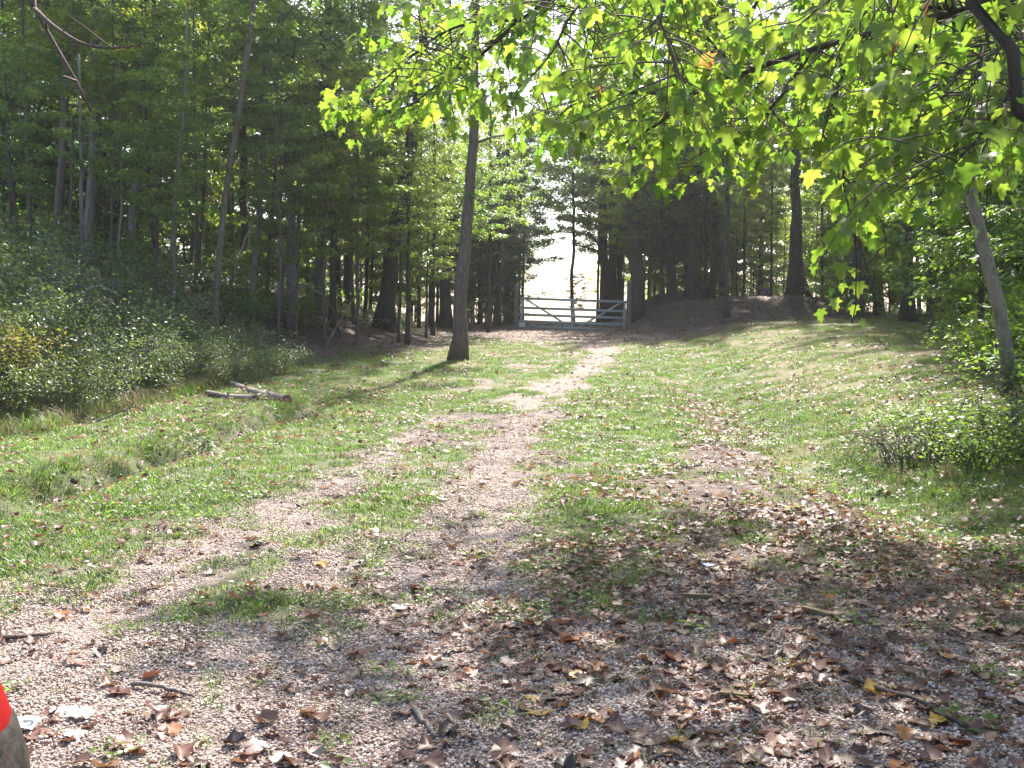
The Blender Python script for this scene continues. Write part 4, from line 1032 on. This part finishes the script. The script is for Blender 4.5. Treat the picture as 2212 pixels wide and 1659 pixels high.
# ------------------------------------------------------------------ logs, sticks, scraps
def log(a, b_, r, label, name='log', mat='birch', knots=2, bend=.03):
    a, b_ = Vector(a), Vector(b_); L_ = (b_ - a).length
    n = 12; s = np.linspace(0, 1, n)
    d = np.array(b_ - a)
    pts_ = s[:, None] * d + np.stack([np.zeros(n), np.zeros(n), -bend * np.sin(s * math.pi)], 1)
    e = empty(name, a, label, 'log')
    mb = MB(); mb.tube(pts_, np.linspace(r * .72, r, n), 12, 0, False, .5, .08, 3)
    rg_ = np.random.default_rng(int(L_ * 100))
    for _ in range(knots):
        k = rg_.integers(2, n - 2); dv_ = np.array([rg_.normal(), rg_.normal(), 1.2]); dv_ /= np.linalg.norm(dv_)
        mb.tube([pts_[k], pts_[k] + dv_ * r * 2.2], [r * .3, r * .2], 6)
    link('bark', mb.mesh('bark', [M[mat]]), e)
    for q, rr, sgn in ((pts_[0], r * .72, -1), (pts_[-1], r, 1)):
        mb = MB(); dn = d / np.linalg.norm(d)
        mb.tube([q - dn * .02 * sgn, q + dn * .004 * sgn], rr * .97, 12)
        link('cut_end', mb.mesh('cut_end', [M['cutwood']]), e)
    return e
def gp(px, py, up=0.0):
    g = G(px, py); return (g.x, g.y, g.z + up)
log(gp(500, 838, .07), gp(620, 872, .05), .082, 'longer pale cut log lying in the grass by the thicket')
log(gp(448, 856, .06), gp(552, 866, .03), .065, 'shorter mossy log lying beside the pale one', 'log', 'birch', 1)
def stick(path, r, label, mat='bark', name='stick', fork=None):
    p = np.array([np.array(q) for q in path]); o_ = p[0].copy()
    mb = MB(); q = smooth_path(p - o_, 12); q[1:-1] += RNG.normal(0, r * .2, (10, 3))
    r *= .75; mb.tube(q, np.linspace(r, r * .55, 12), 6, 0, True, .5, .2, 5)
    if fork is not None: mb.tube(smooth_path([q[6], (q[6] + np.array(fork) - o_) / 2, np.array(fork) - o_], 6), np.linspace(r * .7, r * .3, 6), 5)
    return tag(link(name, mb.mesh(name, [M[mat]]), None, o_), label, 'stick')
stick([gp(8, 1392, .02), gp(60, 1388, .025), gp(118, 1380, .015)], .016, 'dark stick lying on bare gravel at the drive edge', 'bark')
stick([gp(893, 1545, .012), gp(915, 1570, .02), gp(942, 1602, .012)], .017, 'pale broken piece of wood on the gravel', 'deadwood')
stick([gp(1835, 1478, .012), gp(1900, 1502, .02), gp(1990, 1532, .02), gp(2110, 1600, .012)], .014, 'long dark stick lying in the shaded gravel', 'bark_dark')
stick([gp(1190, 1512, .008), gp(1245, 1512, .012), gp(1310, 1572, .008)], .006, 'thin forked twig among the dead leaves', 'deadwood', 'twig', gp(1274, 1474, .01))
stick([gp(1700, 1215, .008), gp(1745, 1225, .015), gp(1790, 1229, .01)], .012, 'short brown stick in the deep leaf litter', 'bark')
stick([gp(285, 1490, .015), gp(340, 1505, .03), gp(415, 1516, .012)], .013, 'short bleached stick beside curled dead leaves', 'deadwood')
stick([gp(1910, 1660, .01), gp(2040, 1720, .01)], .01, 'twig lying in dark shaded gravel', 'bark_dark', 'twig')
stick([gp(1400, 1652, .01), gp(1445, 1640, .015), gp(1490, 1655, .01)], .011, 'stubby stick by a red curled leaf', 'bark')
for px, py, s, lab in ((1505, 1298, .085, 'thick olive wood chip lying on the gravel'), (1765, 1333, .08, 'long flat olive wood chip among brown leaves'), (1585, 1510, .055, 'small square wood chip in the shade'), (1440, 1245, .06, 'pale flat stone chip in leaf litter')):
    g = G(px, py); mb = MB(); mb.box((-s, -s * .28, -.01), (s, s * .28, .028), 0, .5, .014)
    o = link('wood_chip', mb.mesh('wood_chip', [M['chip']], False), None, g); o.rotation_euler = (.12, .1, random.uniform(-.6, .2)); tag(o, lab, 'wood chip')
for px, py, s, mt, lab in ((62, 1577, .055, 'white', 'crumpled white paper scrap with a dark mark on the gravel'), (176, 1562, .05, 'white', 'blank white paper scrap on the gravel'), (1531, 1229, .035, 'blue', 'small blue plastic scrap among the brown leaves')):
    g = G(px, py); n = 6
    gx, gy = np.meshgrid(np.linspace(-1, 1, n), np.linspace(-.7, .7, n)); zz = .45 * vnoise(gx * 2 + px, gy * 2, 4) + .22 * RNG.random(gx.shape); gx = gx + .25 * (RNG.random(gx.shape) - .5); gy = gy + .2 * (RNG.random(gx.shape) - .5)
    V = np.stack([gx, gy, zz], -1).reshape(-1, 3) * s; i_ = np.arange(n - 1)[:, None] * n + np.arange(n - 1)[None]
    o = link('paper_scrap' if mt == 'white' else 'plastic_scrap', mesh_from('scrap', V, [np.stack([i_, i_ + 1, i_ + n + 1, i_ + n], -1).reshape(-1, 4)], [M[mt]], True, {'rnd': np.full(n * n, .5)}), None, g + Vector((0, 0, .012)))
    o.rotation_euler = (.15, 0, random.uniform(-.5, .5)); tag(o, lab, 'litter scrap')
    if px == 62:
        mb = MB(); mb.box((-.02, -.006, .022), (.024, .006, .0225)); link('printed_mark', mb.mesh('printed_mark', [M['ink']], False), o)
# dead wood in the thicket and on the slope
def dead_branch(path, r, label, group=None, nside=5, mat='deadwood', seed=1):
    rg_ = np.random.default_rng(seed); p = np.array([np.array(q) for q in path]); o_ = p[0].copy()
    q = smooth_path(p - o_, 14); L_ = np.linalg.norm(q[-1] - q[0]); mb = MB()
    mb.tube(q, np.linspace(r, r * .35, 14), 6, 0, True, .5, .15, seed)
    for _ in range(nside):
        k = rg_.integers(3, 13); dv_ = rg_.normal(0, 1, 3); dv_ = dv_ / np.linalg.norm(dv_) * L_ * rg_.uniform(.12, .3)
        mb.tube(smooth_path([q[k], q[k] + dv_ * .5 + np.array([0, 0, .06 * L_]), q[k] + dv_ + np.array([0, 0, -.03 * L_])], 7), np.linspace(r * .55, r * .15, 7), 4)
    return tag(link('dead_branch', mb.mesh('dead_branch', [M[mat]]), None, o_), label, 'branch', group)
dead_branch([gp(480, 700), P(515, 560, 24), P(548, 470, 24.5)], .035, 'pale leaning pole propped on the wooded slope', None, 2, 'deadwood', 2)
dead_branch([gp(735, 720), P(700, 640, 26), P(610, 600, 26)], .03, 'thin fallen pole slanting over the slope bushes', None, 2, 'deadwood', 3)
dead_branch([gp(700, 755), P(760, 650, 27), P(800, 610, 28)], .03, 'crooked grey pole leaning towards the dark leaning tree', None, 2, 'deadwood', 4)
for k, (pa, pb, pc) in enumerate((((40, 640), (120, 590), (230, 600)), ((90, 700), (200, 620), (260, 640)), ((150, 660), (240, 650), (250, 700)), ((250, 820), (300, 760), (420, 740)), ((210, 910), (300, 880), (330, 930)), ((420, 880), (470, 900), (500, 890)))):
    Y = (17, 15.5, 15, 16, 13.4, 15.5)[k]
    dead_branch([P(*pa, Y), P(*pb, Y - .3), P(*pc, Y - .2)], .012, 'bleached arching twig caught in the thicket', 'dead twigs in the thicket', 6, 'deadwood', 20 + k)
# wildflowers in the thicket
for k, (px, py, Y) in enumerate(((385, 1010 * .737, 17.5), (507, 744, 18), (372, 840, 15.6), (430, 860, 16.2))):
    p = P(px, py, Y); gzz = Hs(p.x, p.y); e = empty('wildflower', (p.x, p.y, gzz), 'yellow daisy-like wildflower on a thin stem in the thicket', 'flower', 'yellow wildflowers of the thicket')
    h = max(p.z - gzz, .2); mb = MB(); mb.tube(smooth_path([(0, 0, -.03), (.03, 0, h * .5), (0, 0, h)], 6), .004, 4); link('stem', mb.mesh('stem', [M['weed']]), e)
    mb = MB(); a = np.arange(10) * .628; mb.bake(petal, np.tile([(0, 0, h)], (10, 1)), frames_from(np.stack([np.cos(a), -.5 + 0 * a, np.sin(a)], 1), np.tile([(0, -1, .4)], (10, 1))), np.full(10, .03))
    link('petal_ring', mb.mesh('petal_ring', [M['yellowpetal']]), e)

# ------------------------------------------------------------------ the overhanging maple
MX, MY = 6.2, 5.6
maple = empty('maple_tree', (MX, MY, Hs(MX, MY)), 'maple reaching lit yellow-green leafy branches out over the drive', 'tree')
mo_ = np.array(maple.location)
def rel(v): return np.array(v) - mo_
mt_pts = [(0, 0, -.15), (-.1, .05, 1.4), (-.25, .15, 3.0), (-.45, .3, 4.6), (-.6, .35, 7.5), (-.4, .3, 10)]
me, _ = trunk_mesh([np.array(q, float) for q in mt_pts], .19, .07, M['bark'], 5, 12, 20, 1.2, 0)
link('trunk', me, maple)
def limb(pts_, r0, r1, name='limb', mat='bark_dark', parent=None, n=16):
    q = smooth_path([rel(v) for v in pts_], n); q[1:-1] += RNG.normal(0, r0 * .2, (n - 2, 3))
    mb = MB(); mb.tube(q, np.linspace(r0, r1, n), 8, 0, True, .5, .12, 9)
    return link(name, mb.mesh(name, [M[mat]]), parent or maple), q + mo_
tw = mo_ + np.array((-.45, .3, 4.6))
BR = []
_, q = limb([tw, P(2300, -60, 6.2), P(2150, 2, 6.4), P(1950, 58, 6.8), P(1750, 108, 7.3), P(1600, 160, 7.7), P(1480, 212, 8.1), P(1430, 265, 8.3), P(1330, 320, 8.5)], .05, .010); BR.append((q, 1.0))
_, q = limb([mo_ + np.array((-.3, .2, 3.6)), P(2210, -40, 5.0), P(2184, 60, 4.9), P(2182, 190, 4.8), P(2216, 262, 4.8), P(2290, 300, 4.9)], .04, .03)
for pts_, r in (([P(2060, 30, 6.6), P(1800, -60, 7.0), P(1500, -110, 7.2), P(1300, -60, 7.1), P(1130, 40, 7.2), P(1000, 150, 7.4), P(860, 240, 7.7), P(735, 268, 7.9)], .032),
                ([P(1300, -60, 7.1), P(1230, 40, 6.6), P(1180, 130, 6.4), P(1080, 230, 6.6)], .015),
                ([P(1500, -110, 7.2), P(1430, 20, 6.2), P(1445, 100, 6.0), P(1465, 190, 6.1)], .014),
                ([P(1480, 212, 8.1), P(1380, 200, 8.3), P(1250, 220, 8.6), P(1160, 300, 8.8)], .014),
                ([P(1750, 108, 7.3), P(1700, 190, 7.6), P(1640, 260, 7.9), P(1560, 330, 8.1), P(1450, 420, 8.4)], .016),
                ([P(1850, 82, 7.1), P(1790, 250, 7.4), P(1760, 350, 7.6)], .012),
                ([P(2010, 40, 6.7), P(1930, 180, 6.9), P(1850, 290, 7.1), P(1820, 380, 7.2), P(1845, 500, 7.2), P(1850, 640, 7.1), P(1840, 700, 7.1)], .013),
                ([P(1845, 500, 7.2), P(1880, 600, 7.0), P(1895, 680, 6.9)], .006),
                ([P(1820, 380, 7.2), P(1900, 470, 7.0), P(1915, 560, 6.9)], .008),
                ([P(2100, 15, 6.5), P(2010, 200, 6.3), P(1960, 330, 6.2), P(1930, 420, 6.2)], .013),
                ([P(2150, 2, 6.4), P(2110, 160, 5.8), P(2060, 330, 5.6)], .013),
                ([P(1600, 160, 7.7), P(1500, 60, 8.2), P(1380, 30, 8.8), P(1260, 60, 9.3)], .014),
                ([P(1950, 58, 6.8), P(1850, -30, 7.5), P(1650, -20, 8.2), P(1500, 30, 8.8)], .018),
                ([P(1130, 40, 7.2), P(980, 60, 7.3), P(880, 130, 7.5), P(800, 200, 7.7)], .013),
                ([P(2060, 30, 6.6), P(2000, -150, 6.0), P(1800, -330, 5.6)], .03),
                ([P(1850, -30, 7.5), P(1750, 80, 9.0), P(1640, 180, 9.8), P(1560, 290, 10.2)], .014),
                ([P(1650, -20, 8.2), P(1560, 110, 9.6), P(1430, 200, 10.2), P(1330, 280, 10.6)], .014),
                ([P(1500, 30, 8.8), P(1330, 90, 9.8), P(1200, 170, 10.2), P(1140, 250, 10.3)], .012),
                ([P(1950, 58, 6.8), P(1900, 120, 8.4), P(1800, 220, 9.2), P(1720, 300, 9.6)], .014),
                ([P(2060, 30, 6.6), P(2050, 120, 8.0), P(1980, 240, 8.8), P(1900, 350, 9.2)], .014),
                ([P(1300, -60, 7.1), P(1120, -20, 8.4), P(1000, 70, 8.9), P(900, 170, 9.0)], .012),
                ([P(1500, -110, 7.2), P(1400, -40, 8.6), P(1280, 20, 9.4)], .012),
                ([P(2150, 2, 6.4), P(2190, 120, 7.6), P(2150, 260, 8.4), P(2080, 360, 8.8)], .014),
                ([P(2250, 60, 5.8), P(2120, 130, 5.4), P(1990, 220, 5.2)], .007),
                ([P(2300, 150, 5.5), P(2150, 260, 5.2), P(2050, 370, 5.1)], .007),
                ([P(2100, -60, 5.8), P(1900, -80, 5.4), P(1750, -20, 5.2)], .007),
                ([P(2250, -150, 5.2), P(2100, -200, 4.9), P(1900, -180, 4.7)], .012),
                ([P(2182, 190, 4.8), P(2120, 330, 5.2), P(2090, 420, 5.6)], .01)):
    _, q = limb(pts_, r, .004, 'branch'); BR.append((q, 1.0))
# image-space guide for density only as amounts per branch length; leaves hang in sprays off the twigs
tw_mb = MB(); LP, LT_, LN, LS = [], [], [], []
rgm = np.random.default_rng(77)
EU = [690, 800, 900, 960, 1090, 1110, 1200, 1300, 1340, 1460, 1520, 1600, 1700, 1750, 1790, 1800, 1910, 1920, 2060, 2250]
EV = [285, 290, 285, 240, 240, 300, 370, 350, 425, 440, 400, 390, 345, 400, 420, 735, 735, 470, 400, 400]
def hangs_free(p):
    u = PCX + p[0] / p[1] * FPX; v = 690 - (p[2] - EYE) / p[1] * FPX
    return u > 735 and v < np.interp(u, EU, EV) - 25 + rgm.normal(0, 12) and not (v > 450 and rgm.random() < .5) and not ((u - 1235) ** 2 + (v - 40) ** 2 < 55 ** 2 and rgm.random() < .8)
def spray(p, d, n, size):
    """one twig from p along d carrying n leaves in pairs"""
    d = d / np.linalg.norm(d); L_ = .10 + .055 * n
    end = p + d * L_ + np.array([0, 0, -.18 * L_]); mid = p + d * L_ * .5 + np.array([0, 0, .02])
    q = smooth_path([p, mid, end], 6)
    tw_mb.tube(q - mo_, np.linspace(.0045, .0018, 6), 4, 0, False)
    for k in range(n):
        s = .2 + .8 * (k + rgm.random() * .6) / n
        b_ = np.array([np.interp(s, np.linspace(0, 1, 6), q[:, j]) for j in range(3)])
        a = rgm.random() * 6.283
        o_ = np.array([math.cos(a), math.sin(a), 0]) * .7 + d * .4
        pet = b_ + o_ * rgm.uniform(.04, .09) + np.array([0, 0, rgm.uniform(-.04, .015)])
        tw_mb.tube(np.array([b_, pet]) - mo_, [.0012, .001], 3, 0, False)
        al = rgm.uniform(.5, 1.4)
        t_ = o_ / np.linalg.norm(o_) * math.cos(al) + np.array([0, 0, -math.sin(al)])
        nn = np.array([0, 0, 1]) * math.cos(al) + o_ / np.linalg.norm(o_) * math.sin(al) + rgm.normal(0, .28, 3)
        LP.append(pet); LT_.append(t_); LN.append(nn); LS.append(size * rgm.uniform(.6, 1.15))
for q, dn in BR:
    L_ = np.linalg.norm(np.diff(q, axis=0), axis=1).sum()
    t0 = .05 if L_ < 3 else .22
    for _ in range(int(L_ * 22)):
        s = t0 + (1 - t0) * rgm.random()
        p = np.array([np.interp(s, np.linspace(0, 1, len(q)), q[:, j]) for j in range(3)])
        k = min(int(s * (len(q) - 1)), len(q) - 2); tg_ = q[k + 1] - q[k]
        d = rgm.normal(0, 1, 3) * np.array([1, 1, .55]) + tg_ / np.linalg.norm(tg_) * .8 + np.array([0, 0, -.12])
        d /= np.linalg.norm(d)
        off = rgm.random() ** .8 * .62
        p2 = p + d * off
        if not hangs_free(p2 + d * .25): continue
        tw_mb.tube(smooth_path([p, p + d * off * .5 + np.array([0, 0, .02]), p2], 5) - mo_, np.linspace(.006, .004, 5), 4, 0, False)
        spray(p2, d + rgm.normal(0, .3, 3), rgm.integers(3, 8), .108)
LP, LT_, LN, LS = map(np.array, (LP, LT_, LN, LS))
u_ = PCX + LP[:, 0] / LP[:, 1] * FPX; v_ = 690 - (LP[:, 2] - EYE) / LP[:, 1] * FPX
link('twig_work', tw_mb.mesh('twig_work', [M['twig']]), maple)['kind'] = 'stuff'
LF = frames_from(LT_, LN)
mtm = [maple_tmpl(.28, .35, .12, 1), maple_tmpl(.12, .5, .12, 2), maple_tmpl(.4, .2, .12, 3), maple_tmpl(-.05, .6, .12, 4)]
size_px = LS / LP[:, 1] * ((u_ > 20) & (u_ < 2190) & (v_ > 5) & (v_ < 900))
big = np.argsort(-size_px)[:290]
isbig = np.zeros(len(LP), bool); isbig[big] = True
lm_green = [mesh_from('leaf', t[0], [t[1]], [M['leaf_maple']], True, {'rnd': np.full(len(t[0]), .15 + .22 * k)}) for k, t in enumerate(mtm)]
lm_orange = mesh_from('leaf', mtm[0][0], [mtm[0][1]], [M['leaf_maple_orange']], True, {'rnd': np.full(len(mtm[0][0]), .5)})
for c_, k in enumerate(big):
    lf = link('leaf', lm_orange if c_ in (60, 150, 230, 271) else lm_green[c_ % 4], maple)
    f_ = LF[k] * LS[k]; p = LP[k] - mo_
    lf.matrix_local = Matrix(((f_[0, 0], f_[1, 0], f_[2, 0], p[0]), (f_[0, 1], f_[1, 1], f_[2, 1], p[1]), (f_[0, 2], f_[1, 2], f_[2, 2], p[2]), (0, 0, 0, 1)))
mb = MB(); rest = np.where(~isbig)[0]; pick = rgm.integers(0, 4, len(rest))
for k in range(4):
    w = rest[pick == k]; mb.bake(mtm[k], LP[w] - mo_, LF[w], LS[w], 0, rgm.random(len(w)))
link('crown', mb.mesh('crown', [M['leaf_maple']]), maple)['kind'] = 'stuff'
print('maple leaves', len(LP))
# upper crown of the maple; last two crowns added to shade the near right ground
for dx, dy, dz, s in ((-.6, .3, 6.6, .85), (.6, .6, 5.2, .7), (-.8, 2.4, 5.2, .8), (.2, 3.6, 4.2, .8)):
    c_ = link('crown', CR['lime1'], maple, (dx, dy, dz)); c_.scale = (s,) * 3; c_.rotation_euler = (0, 0, dz)

# tree with a bare dead limb at the thicket side
bt = (-6.3, 8.6)
e = empty('bare_limb_tree', (bt[0], bt[1], Hs(*bt)), 'tree by the thicket end with a bare forked dead limb hanging over', 'tree')
eo = np.array(e.location)
me, _ = trunk_mesh([np.array(q, float) for q in ((0, 0, -.15), (.05, 0, 2), (.1, .1, 4.5), (0, .1, 8))], .16, .06, M['bark'], 15, 10, 16, 1.2, 1)
link('trunk', me, e)
c_ = link('crown', CR['sparse0'], e, (0, .1, 6.5)); c_.scale = (.5,) * 3
def elimb(pts_, r0, r1, n=14):
    q = smooth_path([np.array(v) - eo for v in pts_], n); mb = MB(); mb.tube(q, np.linspace(r0, r1, n), 7, 0, True, .5, .15, 4)
    for k in (5, 8, 10, 12):
        dv_ = RNG.normal(0, .14, 3); mb.tube([q[k], q[k] + dv_ * .6 + np.array([.03, 0, .03]), q[k] + dv_ + np.array([.08, 0, .02])], [r1 * 1.2, r1 * .8, r1 * .4], 4)
    link('limb', mb.mesh('limb', [M['bark_deadlimb']]), e)
elimb([eo + np.array((.1, .1, 4.4)), P(20, -80, 8.6), P(75, 20, 8.5), P(112, 85, 8.4), P(150, 150, 8.3), P(178, 200, 8.3), P(196, 240, 8.3)], .045, .010)
elimb([P(75, 20, 8.5), P(120, 60, 8.2), P(180, 95, 8.0), P(250, 104, 7.9), P(325, 92, 7.8)], .024, .005)

# ------------------------------------------------------------------ fallen leaves one can pick out
FG = {'brown': ('curled brown dead leaf lying on the drive', 120), 'dark': ('shrivelled blackish dead leaf lying on the drive', 45), 'tan': ('dry tan dead leaf lying on the drive', 62), 'pale': ('pale bleached dead leaf lying underside up on the drive', 28),
      'orange': ('bright orange fallen leaf lying on the drive', 20), 'yellow': ('yellow fallen leaf lying on the drive', 10), 'red': ('dark red fallen leaf lying on the drive', 12)}
for nm, (lab, cnt) in FG.items():
    ms = [dead_leaf_mesh(500 + k * 7 + len(nm), FL[nm]) for k in range(5)]
    n = 0
    while n < cnt:
        px = random.uniform(20, 2200); py = 1659 - (random.random() ** 1.3) * 620
        dx, dy, dz = ray(px, py); t = EYE / -dz * .985; X, Y = dx * t, dy * t
        z = zones(np.array([X]), np.array([Y]))
        if random.random() > (.35 + .65 * float(z[3][0]) + .2 * float(z[0][0])): continue
        o = link('fallen_leaf', ms[n % 5], None, (X, Y, Hs(X, Y) + .008))
        s = random.uniform(.055, .105); o.scale = (s, s, s * random.uniform(.8, 1.3)); o.rotation_euler = (random.uniform(-.3, .3), random.uniform(-.3, .3), random.uniform(0, 6.28))
        tag(o, lab, 'leaf', nm + ' fallen leaves'); n += 1
# ------------------------------------------------------------------ person beside the camera
def camo(name):
    m, nt, b, out = newmat(name)
    v = obj_vec(nt)
    c = ramp(nt, noise(nt, 22, 3, .6, v), [(.30, (.018, .016, .013)), (.46, (.036, .032, .027)), (.6, (.058, .052, .046)), (.74, (.060, .036, .023))])
    c = mixc(nt, ramp(nt, noise(nt, 260, 2, .6, v), [(.35, (0, 0, 0)), (.7, (.6, .6, .6))]), c, (.040, .036, .033))
    nt.links.new(c, b.inputs['Base Color']); b.inputs['Roughness'].default_value = 1.0; b.inputs['Specular IOR Level'].default_value = .05
    bump(nt, noise(nt, 14, 4, .6, v), .5, .02, b)
    return m
M['camo'] = camo('mottled_trouser_cloth')
M['shirt'] = plain('red_shirt_cloth', (.24, .010, .010), .95, .05, .12, 18)
M['skin'] = plain('skin', (.55, .33, .24), .55, .4, .06, 30)
M['hair'] = plain('hair', (.06, .04, .03), .6, .4, .3, 60)
M['shoe'] = plain('brown_boot', (.07, .045, .03), .6, .4, .25, 20)
def loft(mb, rows, n=18):
    """rows of (centre, radius a, radius b): horizontal ellipses stacked into a closed body"""
    th = np.linspace(0, 2 * np.pi, n, endpoint=False); V = []
    for c_, ra, rb in rows:
        V += [(c_[0] + ra * math.cos(t), c_[1] + rb * math.sin(t), c_[2]) for t in th]
    k = len(rows); i_ = np.arange(k - 1)[:, None] * n; j_ = np.arange(n)[None]; j2 = (j_ + 1) % n
    Q_ = np.stack([i_ + j_, i_ + j2, i_ + n + j2, i_ + n + j_], -1).reshape(-1, 4)
    V += [rows[0][0], rows[-1][0]]; T_ = []
    for q in range(n): T_ += [(k * n, (q + 1) % n, q), (k * n + 1, (k - 1) * n + q, (k - 1) * n + (q + 1) % n)]
    mb.add(V, T_, Q_)
def weld(mb, name, mat, vox, smooth_it=6):
    """one continuous surface out of overlapping closed shapes"""
    o = bpy.data.objects.new('tmp', mb.mesh('tmp', [mat])); COL.objects.link(o)
    r_ = o.modifiers.new('r', 'REMESH'); r_.mode = 'VOXEL'; r_.voxel_size = vox; r_.use_smooth_shade = True
    q = o.modifiers.new('s', 'SMOOTH'); q.iterations = smooth_it; q.factor = .5
    me = bpy.data.meshes.new_from_object(o.evaluated_get(bpy.context.evaluated_depsgraph_get()))
    bpy.data.objects.remove(o); me.name = name; me.materials.clear(); me.materials.append(mat)
    return me
PX_, PY_ = -.834, 1.35
person = empty('person', (PX_, PY_, Hs(PX_, PY_)), 'person in a red shirt and mottled grey-brown trousers standing beside the drive', 'person', None, math.pi)
def torso_rows(g):
    return [((0, 0, .84), .10 + g, .15 + g), ((-.005, 0, .92), .118 + g, .172 + g), ((0, 0, 1.0), .108 + g, .16 + g), ((.012, 0, 1.08), .098 + g, .145 + g), ((.04, 0, 1.18), .104 + g, .155 + g),
            ((.075, 0, 1.30), .115 + g, .172 + g), ((.105, 0, 1.425), .105 + g, .178 + g), ((.125, 0, 1.495), .075 + g, .12 + g)]
body = MB()
loft(body, torso_rows(-.006))
body.tube(smooth_path([(.125, 0, 1.42), (.15, 0, 1.52), (.17, 0, 1.60)], 6), [.07, .058, .056, .055, .055, .055], 12)
loft(body, [((.215, 0, 1.555), .03, .03), ((.205, 0, 1.575), .065, .05), ((.20, 0, 1.62), .088, .066), ((.195, 0, 1.68), .098, .074), ((.19, 0, 1.73), .098, .076), ((.185, 0, 1.77), .08, .062), ((.18, 0, 1.79), .04, .035)])
body.tube([(.285, 0, 1.685), (.312, 0, 1.655), (.285, 0, 1.643)], [.009, .016, .010], 8)
body.tube([(.275, -.022, 1.615), (.290, 0, 1.612), (.275, .022, 1.615)], [.008, .011, .008], 8)
for sg in (-1, 1):
    body.tube([(.19, sg * .072, 1.645), (.18, sg * .083, 1.67), (.185, sg * .076, 1.695)], [.010, .013, .010], 6)
    body.tube(smooth_path([(.10, sg * .165, 1.40), (.15, sg * .215, 1.24), (.20, sg * .215, 1.12), (.33, sg * .13, 1.09), (.42, sg * .055, 1.09)], 14), np.linspace(.052, .027, 14), 10)
    body.tube([(.41, sg * .06, 1.09), (.45, sg * .04, 1.085), (.49, sg * .025, 1.075)], [.026, .036, .030], 8)
    for f_, L_ in enumerate((.070, .080, .075, .058)):
        z0 = 1.105 - f_ * .019; b0 = np.array([.485, sg * .022, z0])
        body.tube([b0, b0 + np.array([L_ * .5, -sg * .006, -.004]), b0 + np.array([L_ * .75, -sg * .03, -.012]), b0 + np.array([L_ * .6, -sg * .045, -.018])], [.0095, .009, .0085, .007], 6)
    body.tube([(.43, sg * .035, 1.11), (.465, sg * .018, 1.128), (.50, sg * .006, 1.128)], [.012, .011, .008], 6)
    body.tube(smooth_path([(0, sg * .085, .90), (.02, sg * .095, .52), (-.02, sg * .10, .30), (-.02, sg * .105, .06)], 12), [.085, .082, .076, .07, .062, .056, .05, .05, .046, .040, .036, .036], 10)
    body.tube([(-.06, sg * .105, .05), (.06, sg * .11, .045), (.17, sg * .115, .035)], [.04, .042, .03], 8)
link('body', weld(body, 'body', M['skin'], .0075, 3), person)
sh = MB(); loft(sh, [((-.004, 0, .985), .122, .178)] + torso_rows(.012)[3:])
for sg in (-1, 1): sh.tube(smooth_path([(.10, sg * .15, 1.40), (.13, sg * .20, 1.28), (.17, sg * .22, 1.17)], 8), np.linspace(.075, .062, 8), 12)
link('shirt', weld(sh, 'shirt', M['shirt'], .012, 5), person)
tr = MB(); loft(tr, [((-.005, 0, .80), .115, .165), ((-.012, 0, .88), .135, .19), ((-.008, 0, .95), .130, .187), ((-.003, 0, 1.015), .119, .174)])
for sg in (-1, 1): tr.tube(smooth_path([(-.005, sg * .09, .88), (.02, sg * .098, .52), (-.01, sg * .105, .30), (-.015, sg * .11, .07)], 12), [.10, .102, .096, .090, .083, .078, .074, .072, .070, .068, .066, .066], 14)
link('trousers', weld(tr, 'trousers', M['camo'], .012, 5), person)
for sg in (-1, 1):
    bo = MB(); bo.tube([(-.075, sg * .107, .045), (.02, sg * .11, .06), (.11, sg * .115, .05), (.19, sg * .118, .035)], [.045, .054, .052, .03], 10); bo.tube([(-.02, sg * .107, .04), (-.02, sg * .107, .16)], [.055, .052], 10)
    link('boot', weld(bo, 'boot', M['shoe'], .01, 3), person)
for sg in (-1, 1):
    ey = MB(); ey.add(ico_v * .011 + np.array([.278, sg * .030, 1.675]), ico_t); link('eye', ey.mesh('eye', [M['ink']]), person)
ha = MB(); loft(ha, [((.145, 0, 1.60), .05, .06), ((.15, 0, 1.66), .075, .082), ((.168, 0, 1.72), .095, .088), ((.178, 0, 1.765), .092, .078), ((.178, 0, 1.80), .055, .05)])
link('hair', weld(ha, 'hair', M['hair'], .01, 3), person)
# ------------------------------------------------------------------ the air
mb = MB(); mb.box((-320, -16, -40), (320, 400, 27))
m, nt, b, out = newmat('air'); nt.nodes.remove(b)
pv = nt.nodes.new('ShaderNodeVolumePrincipled'); pv.inputs['Density'].default_value = HAZE; pv.inputs['Color'].default_value = (.93, .96, 1, 1); pv.inputs['Anisotropy'].default_value = .45
nt.links.new(pv.outputs[0], out.inputs['Volume'])
hz = link('haze', mb.mesh('haze', [m], False)); tag(hz, 'thin sunlit haze in the clearing', kind='stuff')
hz.display_type = 'WIRE'
